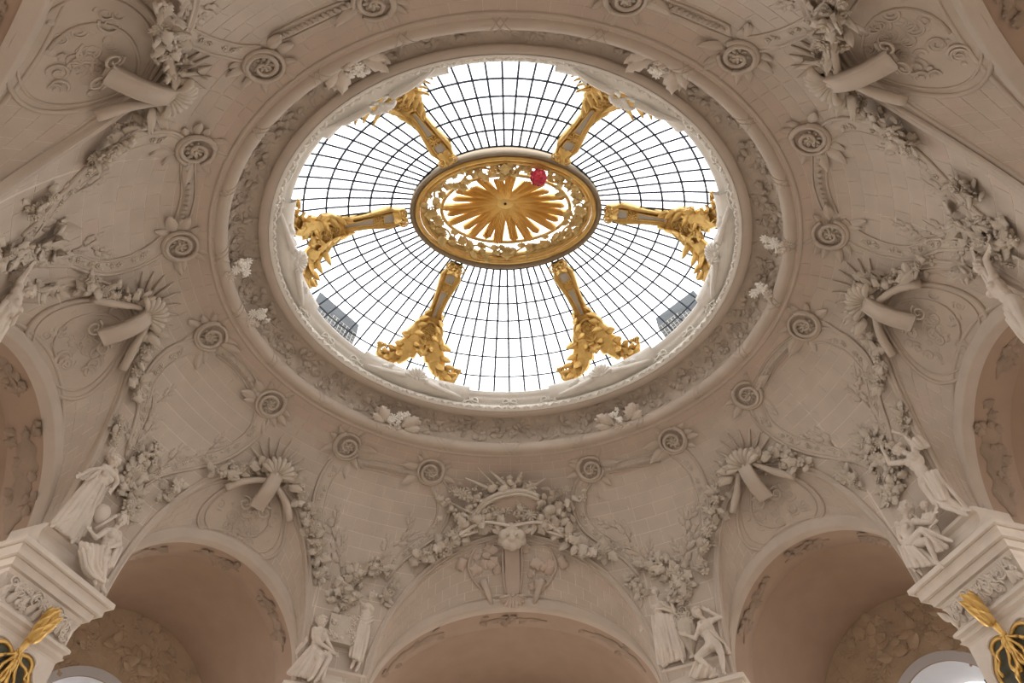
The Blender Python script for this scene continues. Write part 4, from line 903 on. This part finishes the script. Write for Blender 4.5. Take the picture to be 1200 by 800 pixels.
MB().grid([[tp(Lf, PI / 2 + x / 4.0, w, .05 + .05 * (abs(x) < .15)) for x in (-.22, -.18, .18, .22)] for w in np.linspace(.05, .85, 10)]).obj('stem', 'pink', T)
inst('shell', 'shell', 'pink', tp(Lf, PI / 2, .78, .08), tn(Lf, PI / 2, .8), .4, T, PI)
# ================================================================== STATUES
def cap(mb, a, b, ra, rb, k=10):
    a, b = np.asarray(a, float), np.asarray(b, float); d = b - a; l = np.linalg.norm(d)
    if l < 1e-4: mb.ball(a, ra, 6, k); return
    mb.tube([a + d * f for f in (0, .33, .66, 1)], [ra, ra * .67 + rb * .33, ra * .33 + rb * .67, rb], k); mb.ball(a, ra, 6, k); mb.ball(b, rb, 6, k)
def remesh(o, v=.018, it=2):
    m = o.modifiers.new('skin', 'REMESH'); m.mode = 'VOXEL'; m.voxel_size = v; m.use_smooth_shade = True
    s = o.modifiers.new('smooth', 'SMOOTH'); s.iterations = it; s.factor = .5
def chain(mb, pts, rad, n=10):
    p = spline(pts, n); r = np.interp(np.linspace(0, 1, n), np.linspace(0, 1, len(rad)), rad)
    for i in range(n - 1): cap(mb, p[i], p[i + 1], r[i], r[i + 1], 8)
def figure(w, label, j, bare_legs=False, male=False, folds=(), hair='bun', look=(0, 0), mx=1, child=1.2, group='carved figures'):
    """j: joints in photo pixels on the wall plane w, third number = distance out of the wall"""
    J = {k: w.px(*v) for k, v in j.items()}; n = -w.n; up = np.array([0, 0, 1.]); s = child
    sh = nrm(J['shR'] - J['shL']); chest = J['chest']; neck = (J['shL'] + J['shR']) / 2 + up * .02; head = J['head']; pel = J['pelvis']
    T = thing('statue', J['pelvis'] * [1, 1, 0] + [0, 0, min(p[2] for p in J.values())], label, 'statue', None)
    b = MB(); sp = nrm(neck - pel); fr = nrm(n - sp * (n @ sp)); sd = np.cross(sp, fr)
    if sd @ sh < 0: sd = -sd
    b.ball(chest, (.185 * s, .125 * s, .2 * s), 8, 12, sd, fr, sp); b.ball((chest + pel) / 2, (.135 * s, .105 * s, .18 * s), 8, 12, sd, fr, sp); b.ball(pel, (.18 * s, .14 * s, .16 * s), 8, 12, sd, fr, sp)
    b.ball(neck - sp * .05, (.19 * s, .09 * s, .09 * s), 8, 12, sd, fr, sp)
    if not male:
        for q in (-1, 1): b.ball(chest + sd * q * .085 * s + fr * .1 * s + sp * .0, .072 * s, 6, 10)
    cap(b, neck, neck * .35 + head * .65, .062 * s, .056 * s)
    for k in 'LR':
        S_, E_, H_ = J['sh' + k], J['el' + k], J['ha' + k]; b.ball(S_, .082 * s, 8, 10); cap(b, S_, E_, .066 * s, .05 * s); cap(b, E_, H_, .053 * s, .033 * s)
        d = nrm(H_ - E_); pw = nrm(np.cross(d, fr)); c = H_ + d * .06 * s; b.ball(c, (.055 * s, .045 * s, .024 * s), 6, 8, d, pw, nrm(np.cross(d, pw)))
        for q in range(4):
            o = pw * (q - 1.5) * .023 * s; L_ = (.075, .09, .085, .065)[q] * s; m1 = c + o + d * .045 * s; m2 = m1 + d * L_ * .5 + fr * .005; m3 = m2 + d * L_ * .4 + fr * .03 * s * (1 if q % 2 else .6)
            cap(b, m1, m2, .0125 * s, .0115 * s, 6); cap(b, m2, m3, .0115 * s, .010 * s, 6)
        cap(b, H_ + pw * .03 * s, H_ + d * .06 * s + pw * .075 * s + fr * .01, .015 * s, .012 * s, 6)
        hip = pel + sd * (.09 * s * (1 if k == 'R' else -1)) - sp * .04; K_, A_ = J['kn' + k], J['an' + k]
        cap(b, hip, K_, .112 * s, .072 * s); cap(b, K_, K_ * .6 + A_ * .4, .07 * s, .066 * s); cap(b, K_ * .6 + A_ * .4, A_, .066 * s, .038 * s)
        t_ = J.get('to' + k, A_ + fr * .2 * s - up * .05); cap(b, A_ - up * .01, (A_ + t_) / 2, .042 * s, .042 * s, 8); cap(b, (A_ + t_) / 2, t_, .042 * s, .026 * s, 8)
    # head
    hn = nrm(head - neck); hf = nrm(fr + sd * look[0] + up * look[1]); hf = nrm(hf - hn * (hf @ hn)); hs = np.cross(hn, hf); c = head
    b.ball(c, (.095 * s, .118 * s, .135 * s), 10, 14, hs, hf, hn); b.ball(c + hf * .03 - hn * .075 * s, (.06 * s, .07 * s, .06 * s), 8, 10, hs, hf, hn)
    cap(b, c + hf * .112 * s + hn * .03 * s, c + hf * .14 * s - hn * .03 * s, .014 * s, .021 * s, 6)
    for q in (-1, 1):
        cap(b, c + hf * .108 * s + hn * .035 * s + hs * q * .02 * s, c + hf * .09 * s + hn * .03 * s + hs * q * .065 * s, .014 * s, .012 * s, 6)
        b.ball(c + hf * .098 * s + hs * q * .038 * s + hn * .005 * s, .018 * s, 5, 8); b.ball(c + hs * q * .098 * s - hn * .01 * s, (.012 * s, .022 * s, .034 * s), 5, 8, hs, hf, hn)
        b.ball(c + hf * .07 * s + hs * q * .05 * s - hn * .04 * s, .035 * s, 5, 8)
    cap(b, c + hf * .115 * s - hn * .062 * s - hs * .022 * s, c + hf * .115 * s - hn * .062 * s + hs * .022 * s, .011 * s, .011 * s, 6)
    b.ball(c + hf * .095 * s - hn * .105 * s, .028 * s, 5, 8)
    o = b.obj('body', 'statue', T); remesh(o, .016, 1)
    h = MB(); h.ball(c - hf * .025 * s + hn * .03 * s, (.112 * s, .118 * s, .128 * s), 8, 12, hs, hf, hn)
    for k in range(26):
        a = random.uniform(0, 2 * PI); e = random.uniform(-.1, 1.2); dd = hs * math.cos(a) * math.cos(e) + hf * math.sin(a) * math.cos(e) + hn * math.sin(e)
        if dd @ hf > .55 and e < .5: continue
        h.ball(c - hf * .02 * s + dd * .125 * s, random.uniform(.028, .042) * s, 4, 6)
    if hair == 'bun': h.ball(c - hf * .15 * s + hn * .04 * s, .07 * s, 6, 8)
    if hair == 'long': chain(h, [c - hf * .1 * s, neck - fr * .05 - up * .05, neck + sh * .1 - up * .2], [.07 * s, .06 * s, .03 * s], 8)
    h.obj('hair', 'statue', T)
    # drapery: each cloth = list of (u,v,out) fold lines; neighbouring folds blend into one cloth
    for fi, (lines, r0, r1) in enumerate(folds):
        d = MB()
        P = [[w.px(*q) if not isinstance(q, str) else J[q] for q in ln] for ln in lines]
        for ln in P: chain(d, ln, [r0, r1], 9)
        m_ = len(P)
        for i in range(m_ - 1):
            for f in (.33, .67):
                ln = [a * (1 - f) + b_ * f - n * .055 for a, b_ in zip(P[i], P[i + 1])]; chain(d, ln, [r0 * .8, r1 * .8], 9)
        o = d.obj('drapery', 'statue', T); remesh(o, .02, 1)
    return T
def skirt(top, bot, out0=.1, out1=.14, n=5, mid=None):
    """fold lines from a waist segment to a hem segment; top/bot = ((u,v),(u,v))"""
    L_ = []
    for i in range(n):
        f = i / (n - 1); a = [top[0][k] * (1 - f) + top[1][k] * f for k in (0, 1)]; b = [bot[0][k] * (1 - f) + bot[1][k] * f for k in (0, 1)]; wv = .05 * (i % 2)
        m_ = [(a[k] + b[k]) / 2 + ((mid[k]) if mid else 0) for k in (0, 1)]
        L_.append([(a[0], a[1], out0 + wv * .5 + .07 * math.sin(PI * f)), (m_[0], m_[1], (out0 + out1) / 2 + wv + .10 * math.sin(PI * f)), (b[0], b[1], out1 + wv * .6 + .06 * math.sin(PI * f))])
    return L_
wA = {-1: WALLS['A', -1, 1], 1: WALLS['A', 1, 1]}; wB = {-1: WALLS['B', -1, 1], 1: WALLS['B', 1, 1]}
random.seed(5)
figure(wA[-1], 'carved woman standing with one arm raised to the roses, bottom left statue pair', dict(head=(435, 698, .3), shL=(424, 709, .22), shR=(438, 712, .22), elL=(417, 697, .25), haL=(412, 684, .25), elR=(443, 725, .16), haR=(446, 739, .2),
    chest=(430, 715, .22), pelvis=(425, 735, .22), knL=(420, 757, .3), knR=(427, 757, .26), anL=(414, 777, .2), anR=(420, 780, .2), toL=(411, 783, .32), toR=(417, 786, .34)),
    folds=[(skirt(((418, 727), (434, 724)), ((410, 768), (424, 774)), .24, .26, 5), .055, .05), ([[(420, 722, .3), (428, 727, .36), (437, 722, .28)], [(420, 727, .3), (428, 731, .36), (437, 727, .28)]], .035, .03), ([[(438, 714, .1), (441, 726, .05), (440, 738, .05)], [(441, 714, .06), (445, 728, .03), (448, 741, .03)]], .03, .02)], look=(-.5, .3))
figure(wA[-1], 'carved seated woman bending over a wide robe, bottom left statue pair', dict(head=(377, 728, .35), shL=(369, 738, .3), shR=(381, 740, .25), elL=(374, 752, .42), haL=(388, 762, .42), elR=(384, 752, .3), haR=(391, 763, .34),
    chest=(374, 744, .28), pelvis=(369, 763, .2), knL=(375, 774, .55), knR=(386, 770, .45), anL=(366, 793, .45), anR=(372, 795, .4), toL=(361, 797, .5), toR=(369, 799, .5)),
    folds=[(skirt(((360, 763), (386, 764)), ((338, 788), (378, 796)), .34, .3, 6), .06, .055), (skirt(((362, 744), (357, 758)), ((347, 762), (349, 770)), .1, .08, 3), .04, .03)], look=(.7, -.3))
figure(wA[1], 'carved robed woman standing upright, bottom right statue pair', dict(head=(768, 694, .3), shL=(762, 707, .22), shR=(781, 708, .22), elL=(759, 721, .16), haL=(754, 732, .16), elR=(791, 717, .22), haR=(787, 707, .34),
    chest=(771, 713, .22), pelvis=(775, 734, .22), knL=(779, 756, .32), knR=(785, 757, .28), anL=(781, 777, .22), anR=(799, 770, .2), toL=(777, 781, .3), toR=(801, 776, .3)),
    folds=[(skirt(((764, 722), (786, 720)), ((772, 778), (800, 770)), .24, .2, 6), .055, .05), ([[(765, 712, .3), (774, 708, .36), (786, 712, .3)], [(764, 716, .3), (774, 713, .36), (786, 717, .3)]], .03, .03), ([[(784, 712, .26), (794, 740, .24), (802, 772, .2)], [(788, 714, .22), (798, 742, .2), (803, 770, .16)]], .035, .03)], hair='long', look=(.4, .2))
figure(wA[1], 'carved seated nude woman with a raised arm and crossed legs, bottom right statue pair', dict(head=(817, 718, .34), shL=(821, 731, .28), shR=(833, 727, .24), elL=(815, 748, .34), haL=(804, 744, .4), elR=(844, 723, .2), haR=(831, 716, .3),
    chest=(828, 738, .28), pelvis=(835, 755, .26), knL=(817, 770, .5), knR=(845, 765, .45), anL=(840, 790, .4), anR=(848, 787, .4), toL=(832, 793, .5), toR=(851, 790, .5)),
    folds=[(skirt(((824, 738), (834, 734)), ((848, 750), (853, 762)), .3, .12, 3), .03, .025), (skirt(((816, 775), (838, 784)), ((808, 792), (836, 793)), .42, .36, 4), .05, .04), (skirt(((848, 752), (852, 758)), ((849, 765), (857, 766)), .16, .1, 3), .04, .03)], look=(-.6, .2))
figure(wB[-1], 'carved robed woman leaning outwards on the left pier, upper figure of the pair', dict(head=(134, 540, .3), shL=(121, 549, .22), shR=(134, 553, .22), elL=(106, 551, .3), haL=(95, 556, .34), elR=(137, 565, .3), haR=(131, 574, .4),
    chest=(121, 560, .24), pelvis=(104, 582, .22), knL=(86, 602, .34), knR=(99, 607, .3), anL=(66, 613, .25), anR=(88, 630, .25), toL=(60, 617, .3), toR=(84, 637, .34)),
    folds=[(skirt(((104, 562), (124, 572)), ((62, 612), (90, 634)), .24, .22, 7), .055, .05), (skirt(((108, 549), (126, 552)), ((94, 558), (110, 566)), .3, .26, 3), .035, .04), (skirt(((116, 566), (126, 570)), ((86, 630), (98, 628)), .26, .2, 3), .035, .03)], look=(.2, .4))
figure(wB[-1], 'carved seated woman in a sweeping robe on the left pier, lower figure of the pair', dict(head=(142, 610, .34), shL=(124, 622, .26), shR=(138, 626, .26), elL=(112, 630, .34), haL=(106, 622, .4), elR=(140, 638, .36), haR=(128, 641, .46),
    chest=(129, 630, .26), pelvis=(121, 648, .22), knL=(102, 643, .55), knR=(122, 656, .5), anL=(110, 676, .42), anR=(120, 688, .4), toL=(112, 684, .5), toR=(124, 694, .46)),
    folds=[(skirt(((95, 636), (126, 642)), ((112, 682), (124, 668)), .5, .36, 6, (-4, 4)), .055, .05), (skirt(((94, 645), (100, 640)), ((118, 684), (126, 680)), .5, .4, 3, (-6, 6)), .04, .04), (skirt(((132, 640), (142, 642)), ((120, 664), (132, 664)), .24, .3, 3), .05, .04)], look=(-.4, .2))
figure(wB[1], 'carved bare-breasted woman reaching into the roses on the right pier, upper figure', dict(head=(1054, 528, .3), shL=(1064, 541, .26), shR=(1073, 527, .24), elL=(1043, 543, .36), haL=(1034, 526, .36), elR=(1061, 509, .2), haR=(1048, 506, .24),
    chest=(1073, 541, .26), pelvis=(1086, 562, .24), knL=(1096, 588, .36), knR=(1107, 583, .26), anL=(1124, 600, .25), anR=(1128, 596, .2), toL=(1134, 604, .3), toR=(1137, 598, .25)),
    folds=[(skirt(((1078, 556), (1097, 551)), ((1096, 588), (1112, 584)), .28, .28, 5), .05, .045), (skirt(((1094, 552), (1098, 556)), ((1130, 594), (1136, 600)), .16, .1, 3), .035, .03), (skirt(((1066, 516), (1078, 512)), ((1073, 526), (1088, 522)), .3, .26, 3), .06, .05)], look=(-.7, .1))
figure(wB[1], 'carved seated woman with crossed knees on the right pier, lower figure', dict(head=(1061, 595, .32), shL=(1053, 614, .24), shR=(1073, 611, .24), elL=(1055, 632, .26), haL=(1063, 644, .34), elR=(1092, 612, .3), haR=(1096, 600, .36),
    chest=(1063, 619, .26), pelvis=(1067, 638, .24), knL=(1080, 621, .5), knR=(1087, 633, .5), anL=(1108, 631, .42), anR=(1098, 658, .42), toL=(1117, 634, .5), toR=(1106, 665, .5)),
    folds=[(skirt(((1058, 640), (1075, 640)), ((1068, 664), (1098, 660)), .34, .4, 5), .045, .045), (skirt(((1080, 620), (1088, 626)), ((1098, 646), (1110, 640)), .5, .42, 3), .045, .04), (skirt(((1054, 640), (1062, 642)), ((1064, 664), (1080, 672)), .2, .24, 3), .05, .04)], hair='long', look=(-.1, .4))
figure(wB[1], 'carved child leaning forward between the two women of the right pier', dict(head=(1083, 592, .34), shL=(1083, 603, .24), shR=(1093, 600, .22), elL=(1080, 612, .3), haL=(1074, 606, .36), elR=(1098, 610, .3), haR=(1092, 616, .4),
    chest=(1089, 607, .22), pelvis=(1094, 619, .16), knL=(1092, 629, .3), knR=(1100, 627, .3), anL=(1097, 638, .2), anR=(1104, 636, .2)), male=True, child=.68, hair='none', look=(-.4, -.1))
# the pair on the back piers at the picture's edges, mirrored in build from the front pair
for sx, who in ((-1, 'left'), (1, 'right')):
    w = WALLS['B', sx, -1]; m = np.array([1., -1., 1.])
    class Mw:
        n = w.n
        @staticmethod
        def px(u, v, o=0., sx=sx): return wB[sx].px(u, v, o) * np.array([1., -1., 1.])
    jj = dict(head=(134, 540, .3), shL=(121, 549, .22), shR=(134, 553, .22), elL=(112, 560, .34), haL=(122, 566, .44), elR=(142, 562, .3), haR=(152, 556, .34),
        chest=(121, 560, .24), pelvis=(104, 582, .22), knL=(86, 602, .34), knR=(99, 607, .3), anL=(66, 613, .25), anR=(88, 630, .25), toL=(60, 617, .3), toR=(84, 637, .34)) if sx < 0 else \
        dict(head=(1054, 528, .3), shL=(1064, 541, .26), shR=(1073, 527, .24), elL=(1046, 548, .36), haL=(1040, 560, .36), elR=(1061, 512, .2), haR=(1048, 512, .24),
        chest=(1073, 541, .26), pelvis=(1086, 562, .24), knL=(1096, 588, .36), knR=(1107, 583, .26), anL=(1124, 600, .25), anR=(1128, 596, .2), toL=(1134, 604, .3), toR=(1137, 598, .25))
    fo = [(skirt(((104, 562), (124, 572)), ((62, 612), (90, 634)), .24, .22, 7), .055, .05)] if sx < 0 else [(skirt(((1078, 556), (1097, 551)), ((1110, 604), (1130, 596)), .28, .2, 5), .05, .045)]
    figure(Mw, f'carved figure cut by the {who} edge of the picture, arms reaching into the garland', jj, folds=fo, look=(.4, .2))
# relief block (altar) and vase between the lower pairs, drum beside the left pier pair
T = thing('garlanded_altar', wA[-1].px(400, 758, .1), 'block-shaped stone altar hung with a festoon between the bottom left statues', 'altar')
w = wA[-1]; c = w.px(400, 742, .1); MB().box(c, (.42, .22, .40), w.t, w.n, (0, 0, 1)).obj('block', 'carve', T, smooth=False)
for k in range(22): inst(random.choice(['blossom', 'leaf', 'fruit']), 'blossom', 'statue', c + w.t * random.uniform(-.36, .36) + np.array([0, 0, random.uniform(-.34, .38)]) - w.n * .22, -w.n, .14, T, random.uniform(-3, 3))
T = thing('carved_vase', wA[1].px(806, 745, .1), 'fluted stone vase with a bearded mask between the bottom right statues', 'vase')
w = wA[1]; c = w.px(806, 742, .05); G = []
for r_, z in ((.10, -.75), (.12, -.7), (.07, -.62), (.1, -.5), (.26, -.2), (.32, .1), (.28, .3), (.17, .42), (.24, .5)): G.append([c + (w.t * math.cos(a) - w.n * math.sin(a)) * r_ * (1 + .05 * math.cos(12 * a)) + np.array([0, 0, z]) for a in np.arange(36) * PI / 18])
MB().grid(G, cv=True).obj('bowl', 'carve', T)
for k in range(24): inst(random.choice(['blossom', 'leaf', 'scroll']), 'blossom', 'carve', c + w.t * random.uniform(-.35, .5) + np.array([0, 0, random.uniform(.1, .6)]) - w.n * .2, -w.n, .15, T, random.uniform(-3, 3))
T = thing('carved_drum', wB[-1].px(118, 602, .2), 'round stone drum with a slanting stick behind the left pier figures', 'drum')
w = wB[-1]; c = w.px(119, 602, .28); MB().ball(c, (.2, .17, .25), 10, 14, w.t, w.n, (0, 0, 1)).obj('shell', 'statue', T); MB().tube([w.px(112, 619, .4), w.px(136, 604, .42)], [.03, .04], 8).obj('stick', 'statue', T)
